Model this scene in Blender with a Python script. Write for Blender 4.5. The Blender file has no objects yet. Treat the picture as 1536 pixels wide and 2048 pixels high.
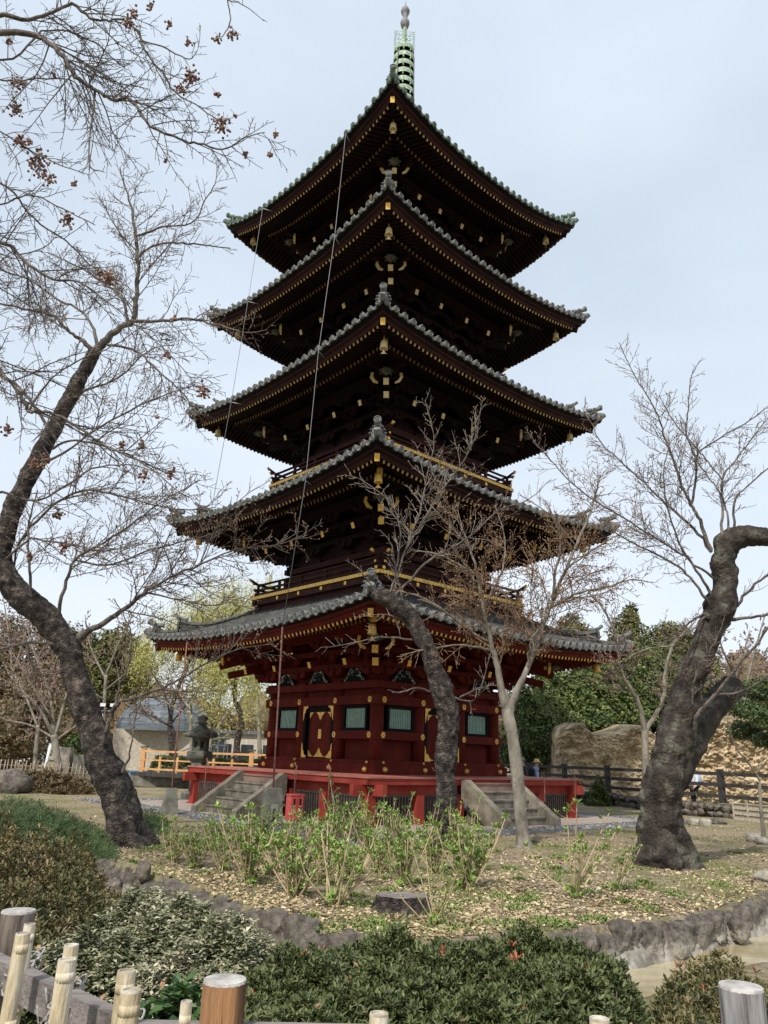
import bpy, math, random
import numpy as np
from mathutils import Vector, Matrix, noise as mnoise

R_ = random.Random(11)
NP = np.random.RandomState(5)
C = bpy.context.scene.collection
rad = math.radians

# ------------------------------------------------------------------ camera
CAM_H, CAM_F, CAM_PITCH, CAM_ROLL = 1.551, 1539.0, rad(17.65), rad(1.949)
cd = bpy.data.cameras.new('camera'); cam = bpy.data.objects.new('camera', cd); C.objects.link(cam)
cd.sensor_fit = 'VERTICAL'; cd.sensor_height = 36.0; cd.lens = CAM_F / 2048 * 36.0
cd.clip_start = 0.1; cd.clip_end = 5000
cam.matrix_world = Matrix.Translation((0, 0, CAM_H)) @ Matrix.Rotation(rad(90) + CAM_PITCH, 4, 'X') @ Matrix.Rotation(CAM_ROLL, 4, 'Z')
bpy.context.scene.camera = cam

# ------------------------------------------------------------------ world, sun, exposure
SUN_DIR = Vector((-0.42, -0.90, 0)).normalized(); SUN_EL = rad(50)
w = bpy.data.worlds.new("World"); bpy.context.scene.world = w; w.use_nodes = True
nt = w.node_tree; nt.nodes.clear()
out = nt.nodes.new('ShaderNodeOutputWorld'); bg = nt.nodes.new('ShaderNodeBackground')
sky = nt.nodes.new('ShaderNodeTexSky'); sky.sky_type = 'NISHITA'; sky.sun_disc = False
sky.sun_elevation = SUN_EL; sky.sun_rotation = math.atan2(SUN_DIR.x, SUN_DIR.y)
sky.dust_density = 2.0; sky.air_density = 1.0
tc = nt.nodes.new('ShaderNodeTexCoord'); mp = nt.nodes.new('ShaderNodeMapping')
mp.inputs['Scale'].default_value = (1.2, 1.2, 2.6); mp.inputs['Rotation'].default_value = (0.3, 0.2, 0.5)
nz = nt.nodes.new('ShaderNodeTexNoise'); nz.inputs['Scale'].default_value = 1.6; nz.inputs['Detail'].default_value = 4; nz.inputs['Roughness'].default_value = 0.5
cr = nt.nodes.new('ShaderNodeMapRange'); cr.inputs[1].default_value = 0.3; cr.inputs[2].default_value = 0.75; cr.inputs[3].default_value = 0.68; cr.inputs[4].default_value = 0.93
mx = nt.nodes.new('ShaderNodeMix'); mx.data_type = 'RGBA'
mx.inputs['B'].default_value = (6.7, 7.6, 8.5, 1)
nt.links.new(tc.outputs['Generated'], mp.inputs['Vector']); nt.links.new(mp.outputs[0], nz.inputs['Vector'])
nt.links.new(nz.outputs['Fac'], cr.inputs[0]); nt.links.new(cr.outputs[0], mx.inputs['Factor'])
sp_ = nt.nodes.new('ShaderNodeSeparateXYZ'); nt.links.new(tc.outputs['Generated'], sp_.inputs[0])
hz_ = nt.nodes.new('ShaderNodeMapRange'); hz_.inputs[1].default_value = 0.0; hz_.inputs[2].default_value = 0.55; nt.links.new(sp_.outputs['Z'], hz_.inputs[0])
hm = nt.nodes.new('ShaderNodeMix'); hm.data_type = 'RGBA'; hm.inputs['A'].default_value = (8.35, 8.95, 9.6, 1); hm.inputs['B'].default_value = (6.85, 7.8, 8.8, 1)
nt.links.new(hz_.outputs[0], hm.inputs['Factor']); nt.links.new(hm.outputs['Result'], mx.inputs['B'])
nt.links.new(sky.outputs[0], mx.inputs['A']); nt.links.new(mx.outputs['Result'], bg.inputs[0])
bg.inputs[1].default_value = 0.122
nt.links.new(bg.outputs[0], out.inputs[0])
sl = bpy.data.lights.new('sun', 'SUN'); sl.energy = 4.3; sl.angle = rad(2.5); sl.color = (1.0, 0.95, 0.86)
so = bpy.data.objects.new('sun', sl); C.objects.link(so)
sd = SUN_DIR * math.cos(SUN_EL) + Vector((0, 0, math.sin(SUN_EL)))
so.rotation_euler = sd.to_track_quat('Z', 'Y').to_euler(); so.location = (-20, -30, 60)
vs = bpy.context.scene.view_settings
vs.view_transform = 'Standard'; vs.look = 'None'; vs.gamma = 1; vs.exposure = 0.0
try: bpy.context.scene.display_settings.display_device = 'sRGB'
except Exception: pass
cy = bpy.context.scene.cycles
cy.max_bounces = 5; cy.diffuse_bounces = 2; cy.glossy_bounces = 2; cy.transparent_max_bounces = 4; cy.sample_clamp_indirect = 4

# ------------------------------------------------------------------ where the photo's points are in the place
def ray(px, py):
    du, dv = px - 768, py - 1024; c, s = math.cos(CAM_ROLL), math.sin(CAM_ROLL)
    u = du * c + dv * s; v = -du * s + dv * c; c, s = math.cos(CAM_PITCH), math.sin(CAM_PITCH)
    return np.array([u / CAM_F, c + v / CAM_F * s, s - v / CAM_F * c])
O_ = np.array([0, 0, CAM_H])
def gp(px, py, z=0.0):
    d = ray(px, py); return O_ + d * ((z - CAM_H) / d[2])
def at(px, py, Y):
    d = ray(px, py); return O_ + d * (Y / d[1])

# ------------------------------------------------------------------ mesh builder
class MB:
    def __init__(s): s.V = []; s.n = 0; s.F = []
    def add(s, V, Fs, mat=0, smooth=False):
        V = np.asarray(V, float).reshape(-1, 3)
        for F in Fs:
            F = np.asarray(F, np.int64)
            if F.ndim == 1: F = F[None]
            s.F.append((F + s.n, mat, smooth))
        s.V.append(V); s.n += len(V)
    def box(s, c, size, rz=0, mat=0, tap=1.0):
        hx, hy, hz = size[0] / 2, size[1] / 2, size[2] / 2
        P = np.array([[x * (tap if z > 0 else 1), y * (tap if z > 0 else 1), z] for z in (-hz, hz) for x, y in ((-hx, -hy), (hx, -hy), (hx, hy), (-hx, hy))])
        cz, sz = math.cos(rz), math.sin(rz)
        P = np.stack([P[:, 0] * cz - P[:, 1] * sz, P[:, 0] * sz + P[:, 1] * cz, P[:, 2]], 1) + np.array(c)
        s.add(P, [BOXF], mat)
    def beam(s, p0, p1, wd, ht, mat=0, cap=None, up=(0, 0, 1), capstart=None):
        p0 = np.array(p0, float); p1 = np.array(p1, float); d = p1 - p0; d /= np.linalg.norm(d)
        sd_ = np.cross(d, up); sd_ /= np.linalg.norm(sd_); u2 = np.cross(sd_, d)
        q = [(-1, -1), (1, -1), (1, 1), (-1, 1)]
        P = [p + sd_ * a * wd / 2 + u2 * b * ht / 2 for p in (p0, p1) for a, b in q]
        s.add(P, [[(0, 1, 5, 4), (1, 2, 6, 5), (2, 3, 7, 6), (3, 0, 4, 7)]], mat)
        s.add(P[:4], [[0, 3, 2, 1]], mat if capstart is None else capstart)
        s.add(P[4:], [[0, 1, 2, 3]], mat if cap is None else cap)
    def tube(s, pts, rr, k=6, mat=0, smooth=True, caps=True):
        pts = np.asarray(pts, float); n = len(pts); rr = np.broadcast_to(np.asarray(rr, float), (n,))
        t = np.gradient(pts, axis=0); t /= (np.linalg.norm(t, axis=1, keepdims=True) + 1e-12)
        m = t.mean(0); ref = np.array([1.0, 0.13, 0.07]) if abs(m[0]) < abs(m[2]) or abs(m[0]) < abs(m[1]) else np.array([0.07, 0.13, 1.0])
        a = np.cross(t, ref); a /= (np.linalg.norm(a, axis=1, keepdims=True) + 1e-12); b = np.cross(t, a)
        an = np.arange(k) * 2 * math.pi / k
        V = pts[:, None] + rr[:, None, None] * (np.cos(an)[None, :, None] * a[:, None] + np.sin(an)[None, :, None] * b[:, None])
        i = np.arange(n - 1)[:, None] * k; j = np.arange(k)[None]; jn = (j + 1) % k
        F = np.stack([i + j, i + jn, i + k + jn, i + k + j], -1).reshape(-1, 4)
        Fs = [F]
        if caps: Fs += [np.arange(k)[::-1], np.arange(k) + (n - 1) * k]
        s.add(V, Fs, mat, smooth)
    def lathe(s, prof, c=(0, 0, 0), k=16, mat=0, smooth=True, M=None):
        prof = np.array(prof, float); n = len(prof); an = np.arange(k) * 2 * math.pi / k
        V = np.stack([prof[:, 0:1] * np.cos(an), prof[:, 0:1] * np.sin(an), np.repeat(prof[:, 1:2], k, 1)], -1).reshape(-1, 3)
        if M is not None: V = V @ np.array(M).T
        V = V + np.array(c)
        i = np.arange(n - 1)[:, None] * k; j = np.arange(k)[None]; jn = (j + 1) % k
        F = np.stack([i + j, i + jn, i + k + jn, i + k + j], -1).reshape(-1, 4)
        s.add(V, [F, np.arange(k)[::-1], np.arange(k) + (n - 1) * k], mat, smooth)
    def prism(s, poly, p0, ax, ay, th, mat=0):
        """polygon (2-D) placed at p0 with axes ax, ay, extruded by th along ax x ay"""
        ax = np.array(ax, float); ay = np.array(ay, float); nn = np.cross(ax, ay)
        P = np.array([np.array(p0) + x * ax + y * ay for x, y in poly]); n = len(P)
        V = np.concatenate([P, P + nn * th]); i = np.arange(n); j = (i + 1) % n
        s.add(V, [i[::-1], i + n, np.stack([i, j, j + n, i + n], 1)], mat)
    def build(s, name, mats, parent=None, loc=None):
        me = bpy.data.meshes.new(name)
        if s.V:
            V = np.concatenate(s.V).astype(np.float32); me.vertices.add(len(V)); me.vertices.foreach_set('co', V.ravel())
            vi = np.concatenate([F.ravel() for F, m, sm in s.F]).astype(np.int32)
            tot = np.concatenate([np.full(len(F), F.shape[1]) for F, m, sm in s.F]).astype(np.int32)
            st = np.concatenate([[0], np.cumsum(tot)[:-1]]).astype(np.int32)
            mi = np.concatenate([np.full(len(F), m) for F, m, sm in s.F]).astype(np.int32)
            sm_ = np.concatenate([np.full(len(F), sm) for F, m, sm in s.F])
            me.loops.add(len(vi)); me.loops.foreach_set('vertex_index', vi)
            me.polygons.add(len(tot)); me.polygons.foreach_set('loop_start', st); me.polygons.foreach_set('loop_total', tot)
            me.polygons.foreach_set('material_index', mi); me.polygons.foreach_set('use_smooth', sm_)
            me.update(calc_edges=True); me.validate()
        if not isinstance(mats, (list, tuple)): mats = [mats]
        for m in mats: me.materials.append(m)
        o = bpy.data.objects.new(name, me); C.objects.link(o)
        if parent is not None: o.parent = parent
        if loc is not None: o.location = loc
        return o
BOXF = np.array([(0, 3, 2, 1), (4, 5, 6, 7), (0, 1, 5, 4), (1, 2, 6, 5), (2, 3, 7, 6), (3, 0, 4, 7)])

def tag(o, label=None, cat=None, group=None, kind=None):
    if label: o['label'] = label
    if cat: o['category'] = cat
    if group: o['group'] = group
    if kind: o['kind'] = kind
    return o
def thing(name, label, cat, loc=(0, 0, 0), rz=0, group=None):
    o = bpy.data.objects.new(name, None); C.objects.link(o); o.location = loc; o.rotation_euler = (0, 0, rz); o.empty_display_size = 0.2
    return tag(o, label, cat, group)
def copy_tree(o, parent=None):
    c = o.copy(); C.objects.link(c); c.parent = parent
    for ch in [q for q in bpy.data.objects if q.parent == o]: copy_tree(ch, c)
    return c

# ------------------------------------------------------------------ materials
def mat(name, c1, c2=None, scale=4.0, rough=0.8, bump=0.0, bscale=None, metal=0.0, c3=None, island=False, detail=5, spec=0.3, stretch=None, voro=False, lo=0.35, hi=0.65):
    m = bpy.data.materials.new(name); m.use_nodes = True; N = m.node_tree; b = N.nodes['Principled BSDF']
    b.inputs['Roughness'].default_value = rough; b.inputs['Metallic'].default_value = metal
    b.inputs['Specular IOR Level'].default_value = spec
    c2 = c2 or c1
    t = N.nodes.new('ShaderNodeTexCoord'); mpn = N.nodes.new('ShaderNodeMapping'); N.links.new(t.outputs['Object'], mpn.inputs[0])
    if stretch: mpn.inputs['Scale'].default_value = stretch
    n1 = N.nodes.new('ShaderNodeTexNoise'); n1.inputs['Scale'].default_value = scale; n1.inputs['Detail'].default_value = detail; n1.inputs['Roughness'].default_value = 0.62
    N.links.new(mpn.outputs[0], n1.inputs['Vector'])
    r = N.nodes.new('ShaderNodeValToRGB'); e = r.color_ramp.elements
    e[0].position = lo; e[0].color = (*c1, 1); e[1].position = hi; e[1].color = (*c2, 1)
    if c3: q = e.new((lo + hi) / 2); q.color = (*c3, 1)
    if island:
        g = N.nodes.new('ShaderNodeNewGeometry'); mxx = N.nodes.new('ShaderNodeMath'); mxx.operation = 'MULTIPLY_ADD'
        N.links.new(g.outputs['Random Per Island'], mxx.inputs[0]); mxx.inputs[1].default_value = 0.6
        sb = N.nodes.new('ShaderNodeMath'); sb.operation = 'MULTIPLY_ADD'; N.links.new(n1.outputs['Fac'], sb.inputs[0]); sb.inputs[1].default_value = 0.9; sb.inputs[2].default_value = -0.25
        N.links.new(sb.outputs[0], mxx.inputs[2]); N.links.new(mxx.outputs[0], r.inputs[0])
    else: N.links.new(n1.outputs['Fac'], r.inputs[0])
    N.links.new(r.outputs[0], b.inputs['Base Color'])
    if bump:
        bn = N.nodes.new('ShaderNodeBump'); bn.inputs['Strength'].default_value = min(1, bump); bn.inputs['Distance'].default_value = 0.02 * max(1, bump)
        if voro:
            n2 = N.nodes.new('ShaderNodeTexVoronoi'); n2.inputs['Scale'].default_value = bscale or scale * 3; hh = n2.outputs['Distance']
        else:
            n2 = N.nodes.new('ShaderNodeTexNoise'); n2.inputs['Scale'].default_value = bscale or scale * 3; n2.inputs['Detail'].default_value = 6; hh = n2.outputs['Fac']
        N.links.new(mpn.outputs[0], n2.inputs['Vector']); N.links.new(hh, bn.inputs['Height']); N.links.new(bn.outputs[0], b.inputs['Normal'])
    return m
M = {}
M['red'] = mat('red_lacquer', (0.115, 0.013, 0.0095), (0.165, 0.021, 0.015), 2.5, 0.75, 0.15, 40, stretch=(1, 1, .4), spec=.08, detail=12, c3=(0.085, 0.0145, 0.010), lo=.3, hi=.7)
M['redsun'] = mat('sunlit_red_paint', (0.22, 0.030, 0.020), (0.305, 0.055, 0.040), 1.7, 0.75, 0.2, 30, spec=.1, detail=9)  # platform's brighter copy of the wall red, with sunlight put into its colour
M['deck'] = mat('faded_red_deck', (0.30, 0.095, 0.068), (0.40, 0.16, 0.12), 3, 0.6, 0.2, 30)
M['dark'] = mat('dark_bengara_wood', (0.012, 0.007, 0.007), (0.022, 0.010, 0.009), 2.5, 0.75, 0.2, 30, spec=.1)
M['darkred'] = mat('brown_red_wood', (0.030, 0.014, 0.013), (0.060, 0.023, 0.019), 2.5, 0.75, 0.2, 30, spec=.1)
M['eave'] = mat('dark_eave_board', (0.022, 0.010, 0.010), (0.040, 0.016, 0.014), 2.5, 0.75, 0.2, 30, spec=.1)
M['black'] = mat('black_lacquer', (0.006, 0.006, 0.007), None, 3, 0.8, spec=.15)
M['gold'] = mat('gilded_metal', (0.62, 0.36, 0.07), (0.80, 0.52, 0.14), 9, 0.45, 0.1, 40, metal=0.35)
M['goldpale'] = mat('pale_gilding', (0.55, 0.42, 0.20), (0.72, 0.60, 0.34), 9, 0.55, 0.1, 40, metal=0.1)
M['capbrown'] = mat('dull_brown_cap', (0.12, 0.075, 0.03), (0.22, 0.145, 0.06), 9, 0.7)  # darker brown end caps for the inner rafter row
M['golddim'] = mat('dull_gilding', (0.30, 0.19, 0.055), (0.46, 0.31, 0.11), 9, 0.55, 0.1, 40, metal=0.1)
M['tile'] = mat('grey_roof_tile', (0.038, 0.040, 0.039), (0.105, 0.105, 0.098), 5, 0.7, 0.35, 22, detail=8)
M['tiletop'] = mat('patinated_copper_tile', (0.07, 0.095, 0.08), (0.19, 0.26, 0.215), 5, 0.7, 0.35, 22, detail=8)
M['tilerim'] = mat('pale_tile_disc', (0.075, 0.078, 0.075), (0.23, 0.23, 0.218), 14, 0.7, 0.2, 40)
M['copper'] = mat('verdigris', (0.24, 0.34, 0.285), (0.58, 0.70, 0.60), 9, 0.7, 0.2, 30, c3=(0.27, 0.36, 0.22))
M['spiregrey'] = mat('grey_bronze', (0.15, 0.15, 0.16), (0.26, 0.25, 0.25), 8, 0.6)
M['green'] = mat('green_lattice_paint', (0.22, 0.36, 0.29), (0.32, 0.47, 0.39), 12, 0.7)
M['whitecarve'] = mat('painted_carving', (0.03, 0.06, 0.06), (0.5, 0.5, 0.45), 14, 0.7, detail=3, lo=.5, hi=.62)
M['lattice'] = mat('brown_lattice', (0.055, 0.040, 0.034), (0.10, 0.075, 0.062), 10, 0.7, 0.2, 50)
M['stone'] = mat('stair_stone', (0.10, 0.085, 0.066), (0.27, 0.235, 0.185), 3, 0.9, 0.5, 30, detail=12, c3=(0.18, 0.16, 0.125))
M['stonered'] = mat('pinkish_stone', (0.20, 0.12, 0.10), (0.30, 0.20, 0.16), 3, 0.9, 0.5, 30)
M['concrete'] = mat('mossy_concrete', (0.10, 0.095, 0.075), (0.22, 0.21, 0.175), 4, 0.95, 0.5, 30)
M['lantern'] = mat('dark_lantern_stone', (0.055, 0.055, 0.045), (0.15, 0.15, 0.12), 4, 0.95, 0.6, 25, detail=8)
M['rock'] = mat('grey_rock', (0.045, 0.038, 0.032), (0.20, 0.175, 0.145), 5, 0.95, 2.0, 16, detail=12)
M['palerock'] = mat('pale_rock', (0.25, 0.22, 0.18), (0.45, 0.41, 0.35), 4, 0.95, 0.8, 14)
M['mortar'] = mat('mortar', (0.10, 0.085, 0.07), (0.42, 0.39, 0.34), 4, 0.95, 0.8, 20)
M['bark'] = mat('cherry_bark', (0.014, 0.012, 0.011), (0.21, 0.17, 0.14), 8, 0.95, 3.5, 26, detail=14, c3=(0.062, 0.051, 0.045), stretch=(1, 1, 1.2), lo=.36, hi=.70)
M['barkg'] = mat('lichened_bark', (0.018, 0.014, 0.012), (0.185, 0.195, 0.145), 3.6, 0.95, 3.0, 20, detail=12, c3=(0.062, 0.050, 0.042), lo=.36, hi=.72)
M['limb'] = mat('grey_limb_bark', (0.045, 0.038, 0.034), (0.20, 0.17, 0.147), 6, 0.95, 1.2, 30, detail=8)
M['palebark'] = mat('pale_smooth_bark', (0.12, 0.105, 0.085), (0.30, 0.27, 0.22), 5, 0.9, 0.7, 25, detail=8, stretch=(1, 1, .5))
M['twig'] = mat('grey_brown_twig', (0.075, 0.062, 0.055), (0.18, 0.150, 0.130), 2, 0.9)
M['twigl'] = mat('pale_grey_twig', (0.13, 0.115, 0.10), (0.26, 0.23, 0.20), 2, 0.9)
M['twigb'] = mat('rusty_twig', (0.11, 0.070, 0.040), (0.26, 0.175, 0.11), 2, 0.9, island=True)
M['bud'] = mat('bud', (0.11, 0.055, 0.035), (0.34, 0.22, 0.13), 2, 0.8, island=True)
M['berry'] = mat('brown_fruit', (0.09, 0.045, 0.032), (0.28, 0.15, 0.10), 30, 0.6, island=True)
def leafm(n, a, b, c, rough=0.55, spec=0.35, sc=1.2): return mat(n, a, c, sc, rough, c3=b, island=True, lo=.1, hi=.9, spec=spec)
M['azalea'] = leafm('azalea_leaf', (0.035, 0.050, 0.016), (0.075, 0.098, 0.030), (0.17, 0.18, 0.070))
M['azaleab'] = leafm('bronze_azalea_leaf', (0.035, 0.050, 0.014), (0.12, 0.115, 0.04), (0.26, 0.175, 0.09))
M['redleaf'] = leafm('red_young_leaf', (0.25, 0.03, 0.02), (0.30, 0.06, 0.03), (0.35, 0.12, 0.05))
M['varieg'] = leafm('variegated_leaf', (0.06, 0.085, 0.025), (0.20, 0.20, 0.11), (0.60, 0.55, 0.40))
M['glossy'] = leafm('glossy_dark_leaf', (0.018, 0.045, 0.014), (0.035, 0.08, 0.02), (0.09, 0.14, 0.03), 0.5, 0.35)
M['hydleaf'] = leafm('fresh_hydrangea_leaf', (0.11, 0.19, 0.035), (0.20, 0.31, 0.06), (0.36, 0.45, 0.14))
M['hydstem'] = mat('pale_cane', (0.34, 0.25, 0.14), (0.55, 0.44, 0.28), 12, 0.8)
M['juniper'] = leafm('juniper_needles', (0.025, 0.045, 0.014), (0.05, 0.085, 0.022), (0.11, 0.15, 0.045))
M['evergreen'] = leafm('evergreen_leaf', (0.025, 0.045, 0.012), (0.08, 0.115, 0.03), (0.20, 0.225, 0.06), sc=.45)
M['evergreen2'] = leafm('olive_leaf', (0.05, 0.06, 0.018), (0.12, 0.125, 0.04), (0.22, 0.20, 0.075), sc=.4)
M['willow'] = leafm('young_willow_leaf', (0.27, 0.275, 0.065), (0.41, 0.40, 0.11), (0.58, 0.54, 0.20))
M['pinktwig'] = mat('pinkish_twig_haze', (0.13, 0.09, 0.075), (0.30, 0.215, 0.18), 1, 0.9, island=True)
M['brownbush'] = leafm('brown_bush_leaf', (0.07, 0.06, 0.025), (0.14, 0.10, 0.05), (0.24, 0.17, 0.09))
M['litter'] = leafm('dead_leaf', (0.15, 0.095, 0.055), (0.42, 0.32, 0.19), (0.68, 0.56, 0.36), 0.85, 0.1)
M['grassblade'] = leafm('grass_blade', (0.10, 0.14, 0.035), (0.24, 0.27, 0.09), (0.50, 0.46, 0.26), 0.8, 0.1)
M['gravel'] = mat('blue_grey_gravel', (0.055, 0.057, 0.06), (0.24, 0.235, 0.23), 22, 0.9, 1.5, 28, detail=2, voro=True)
M['slab'] = mat('pavement_stone', (0.24, 0.19, 0.16), (0.38, 0.32, 0.27), 3, 0.9, 0.4, 20, detail=8)
M['water'] = mat('murky_water', (0.30, 0.24, 0.13), (0.48, 0.42, 0.29), 0.8, 0.10, 0.12, 3, spec=0.6, detail=3, stretch=(1, 2.5, 1))
M['bamboo'] = mat('weathered_bamboo', (0.24, 0.19, 0.12), (0.66, 0.60, 0.49), 9, 0.7, 0.4, 40, stretch=(3, 3, .5), detail=12, lo=.28, hi=.62, c3=(0.52, 0.43, 0.28))
M['bambooend'] = mat('bamboo_end', (0.30, 0.25, 0.18), (0.62, 0.58, 0.50), 20, 0.8)
M['oldbamboo'] = mat('old_bamboo', (0.14, 0.11, 0.08), (0.34, 0.28, 0.20), 9, 0.8)
M['logside'] = mat('grey_log', (0.06, 0.045, 0.036), (0.24, 0.195, 0.165), 7, 0.9, 1.0, 18, stretch=(3, 3, .35), detail=8)
M['logorange'] = mat('orange_log', (0.10, 0.05, 0.03), (0.42, 0.21, 0.09), 6, 0.85, 1.0, 18, stretch=(3, 3, .3), detail=8, c3=(0.30, 0.16, 0.08))
M['logpale'] = mat('silvery_log', (0.12, 0.11, 0.11), (0.42, 0.40, 0.39), 6, 0.85, 1.0, 18, stretch=(3, 3, .3), detail=8)
M['logtop'] = mat('log_end_grain', (0.24, 0.22, 0.20), (0.54, 0.51, 0.48), 12, 0.9, 0.5, 30)
M['rail'] = mat('rail_timber', (0.11, 0.095, 0.09), (0.25, 0.22, 0.205), 6, 0.85, 0.4, 30, stretch=(.6, 3, 3))
M['rope'] = mat('grey_rope', (0.25, 0.23, 0.22), (0.45, 0.42, 0.40), 60, 0.9, 0.5, 120)
M['darkfence'] = mat('charcoal_rail', (0.030, 0.028, 0.028), (0.065, 0.06, 0.058), 5, 0.8)
M['orange'] = mat('orange_timber', (0.50, 0.25, 0.09), (0.66, 0.38, 0.17), 4, 0.7)
M['clay'] = mat('ochre_rock', (0.22, 0.165, 0.095), (0.66, 0.54, 0.37), 1.6, 0.95, 4.0, 7, detail=14, c3=(0.50, 0.38, 0.235))
M['claytop'] = mat('weathered_rock_top', (0.09, 0.08, 0.06), (0.24, 0.20, 0.14), 1.6, 0.95, 3.0, 3, detail=10)
M['slate'] = mat('slate_roof', (0.07, 0.085, 0.10), (0.16, 0.185, 0.21), 1.5, 0.5, 0.6, 6, stretch=(.3, .3, 5))
M['brickpale'] = mat('pale_brick', (0.42, 0.36, 0.28), (0.60, 0.54, 0.45), 5, 0.9, 0.3, 12)
M['white'] = mat('white_paint', (0.75, 0.75, 0.75), None, 3, 0.5)
M['glass'] = mat('dark_glass', (0.03, 0.035, 0.04), None, 3, 0.1, spec=0.6)
M['steel'] = mat('grey_steel', (0.30, 0.31, 0.32), None, 3, 0.4, metal=0.6)
M['rust'] = mat('rusty_pipe', (0.14, 0.060, 0.045), (0.26, 0.13, 0.10), 9, 0.8, 0.2, 40)
M['box'] = mat('faded_red_box', (0.42, 0.055, 0.055), (0.52, 0.11, 0.10), 3, 0.55)
M['wire'] = mat('grey_wire', (0.22, 0.22, 0.22), None, 3, 0.5, metal=0.5)
M['bluecloth'] = mat('light_blue_cloth', (0.26, 0.36, 0.55), (0.36, 0.46, 0.65), 8, 0.9)
M['whitecloth'] = mat('white_cloth', (0.65, 0.66, 0.70), None, 8, 0.9)
M['jeans'] = mat('jeans_cloth', (0.12, 0.17, 0.30), None, 8, 0.9)
M['darkcloth'] = mat('dark_cloth', (0.018, 0.018, 0.024), None, 8, 0.9)
M['straw'] = mat('straw_hat_weave', (0.62, 0.47, 0.22), None, 8, 0.9)
M['khaki'] = mat('khaki_hat_cloth', (0.20, 0.21, 0.15), None, 8, 0.9)
M['skin'] = mat('skin', (0.50, 0.30, 0.22), None, 8, 0.6)
M['bluepaint'] = mat('blue_paint', (0.06, 0.20, 0.40), None, 8, 0.6)

# ------------------------------------------------------------------ ground, pond
YF = np.array([(-400, 400), (-20, 28), (-6, 14.6), (-2.98, 11.2), (-1.73, 9.5), (-.4, 7.95), (.6, 7.7), (1.83, 8.25), (2.96, 9.05), (5.17, 11.0), (9, 15), (16, 23.5), (60, 75), (400, 420)], float)
YN = np.array([(-400, 390), (-20, 22), (-6, 9.6), (-3, 7.3), (-1, 5.6), (.5, 5.0), (1.5, 5.7), (2.7, 6.75), (3.9, 7.55), (8, 11.0), (16, 19.0), (60, 70), (400, 415)], float)
POND_Z = -0.34
def yfar(x): return np.interp(x, YF[:, 0], YF[:, 1])
def ynear(x): return np.interp(x, YN[:, 0], YN[:, 1])
def smooth(t): t = np.clip(t, 0, 1); return t * t * (3 - 2 * t)
def gh(x, y):
    """ground height"""
    x = np.asarray(x, float); y = np.asarray(y, float)
    inside = smooth((yfar(x) - .12 - y) / .16) * smooth((y - ynear(x) - .1) / .25)
    lim = smooth((30 - np.abs(x)) / 2)
    und = 0.035 * np.sin(x * .9 + y * .4) * np.sin(y * .7 - x * .3) + .02 * np.sin(x * 2.3 + 1) * np.cos(y * 1.9)
    dpag = np.hypot(x - .186, y - 25)
    und = und * smooth((dpag - 8.6) / 3) * smooth((60 - dpag) / 10)
    return und * (1 - inside) - 0.62 * inside * lim
xs = np.concatenate([-np.geomspace(16, 900, 26)[::-1], np.arange(-15.9, 15.9, .16), np.geomspace(16, 900, 26)])
ys = np.concatenate([-np.geomspace(6, 300, 8)[::-1], np.arange(-5, 4, .6), np.arange(4, 16, .13), np.arange(16, 34, .5), np.geomspace(34.5, 1500, 26)])
X, Y = np.meshgrid(xs, ys); Z = gh(X, Y)
ny, nx = X.shape; i = np.arange(ny - 1)[:, None] * nx; j = np.arange(nx - 1)[None]
gF = np.stack([i + j, i + j + 1, i + nx + j + 1, i + nx + j], -1).reshape(-1, 4)
def ground_material():
    m = bpy.data.materials.new('ground_litter_and_grass'); m.use_nodes = True; N = m.node_tree; b = N.nodes['Principled BSDF']; L = N.links.new
    b.inputs['Roughness'].default_value = 0.95; b.inputs['Specular IOR Level'].default_value = 0.1
    t = N.nodes.new('ShaderNodeTexCoord')
    def ns(sc, det, dist=0):
        n = N.nodes.new('ShaderNodeTexNoise'); n.inputs['Scale'].default_value = sc; n.inputs['Detail'].default_value = det; n.inputs['Roughness'].default_value = .65; n.inputs['Distortion'].default_value = dist
        L(t.outputs['Object'], n.inputs['Vector']); return n.outputs['Fac']
    def rmp(f, stops):
        r = N.nodes.new('ShaderNodeValToRGB'); e = r.color_ramp.elements
        e[0].position, e[0].color = stops[0][0], (*stops[0][1], 1); e[1].position, e[1].color = stops[-1][0], (*stops[-1][1], 1)
        for p, c in stops[1:-1]: q = e.new(p); q.color = (*c, 1)
        L(f, r.inputs[0]); return r.outputs[0]
    def mixc(f, a, c):
        q = N.nodes.new('ShaderNodeMix'); q.data_type = 'RGBA'; L(f, q.inputs['Factor']); L(a, q.inputs['A']); L(c, q.inputs['B']); return q.outputs['Result']
    dry = rmp(ns(14, 8), [(.3, (.11, .080, .055)), (.45, (.25, .195, .135)), (.58, (.38, .31, .215)), (.72, (.50, .42, .30))])
    grn = rmp(ns(20, 8), [(.3, (.08, .085, .03)), (.5, (.20, .195, .085)), (.7, (.36, .33, .17))])
    mask = N.nodes.new('ShaderNodeMapRange'); L(ns(.55, 6, .6), mask.inputs[0]); mask.inputs[1].default_value = .47; mask.inputs[2].default_value = .60
    c = mixc(mask.outputs[0], dry, grn)
    earth = rmp(ns(9, 8), [(.3, (.07, .045, .03)), (.7, (.16, .11, .075))])
    m2 = N.nodes.new('ShaderNodeMapRange'); L(ns(.9, 5, .3), m2.inputs[0]); m2.inputs[1].default_value = .60; m2.inputs[2].default_value = .70
    c = mixc(m2.outputs[0], c, earth)
    L(c, b.inputs['Base Color'])
    bn = N.nodes.new('ShaderNodeBump'); bn.inputs['Strength'].default_value = 1; bn.inputs['Distance'].default_value = .05; L(ns(26, 8), bn.inputs['Height']); L(bn.outputs[0], b.inputs['Normal'])
    return m
M['ground'] = ground_material()
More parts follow.
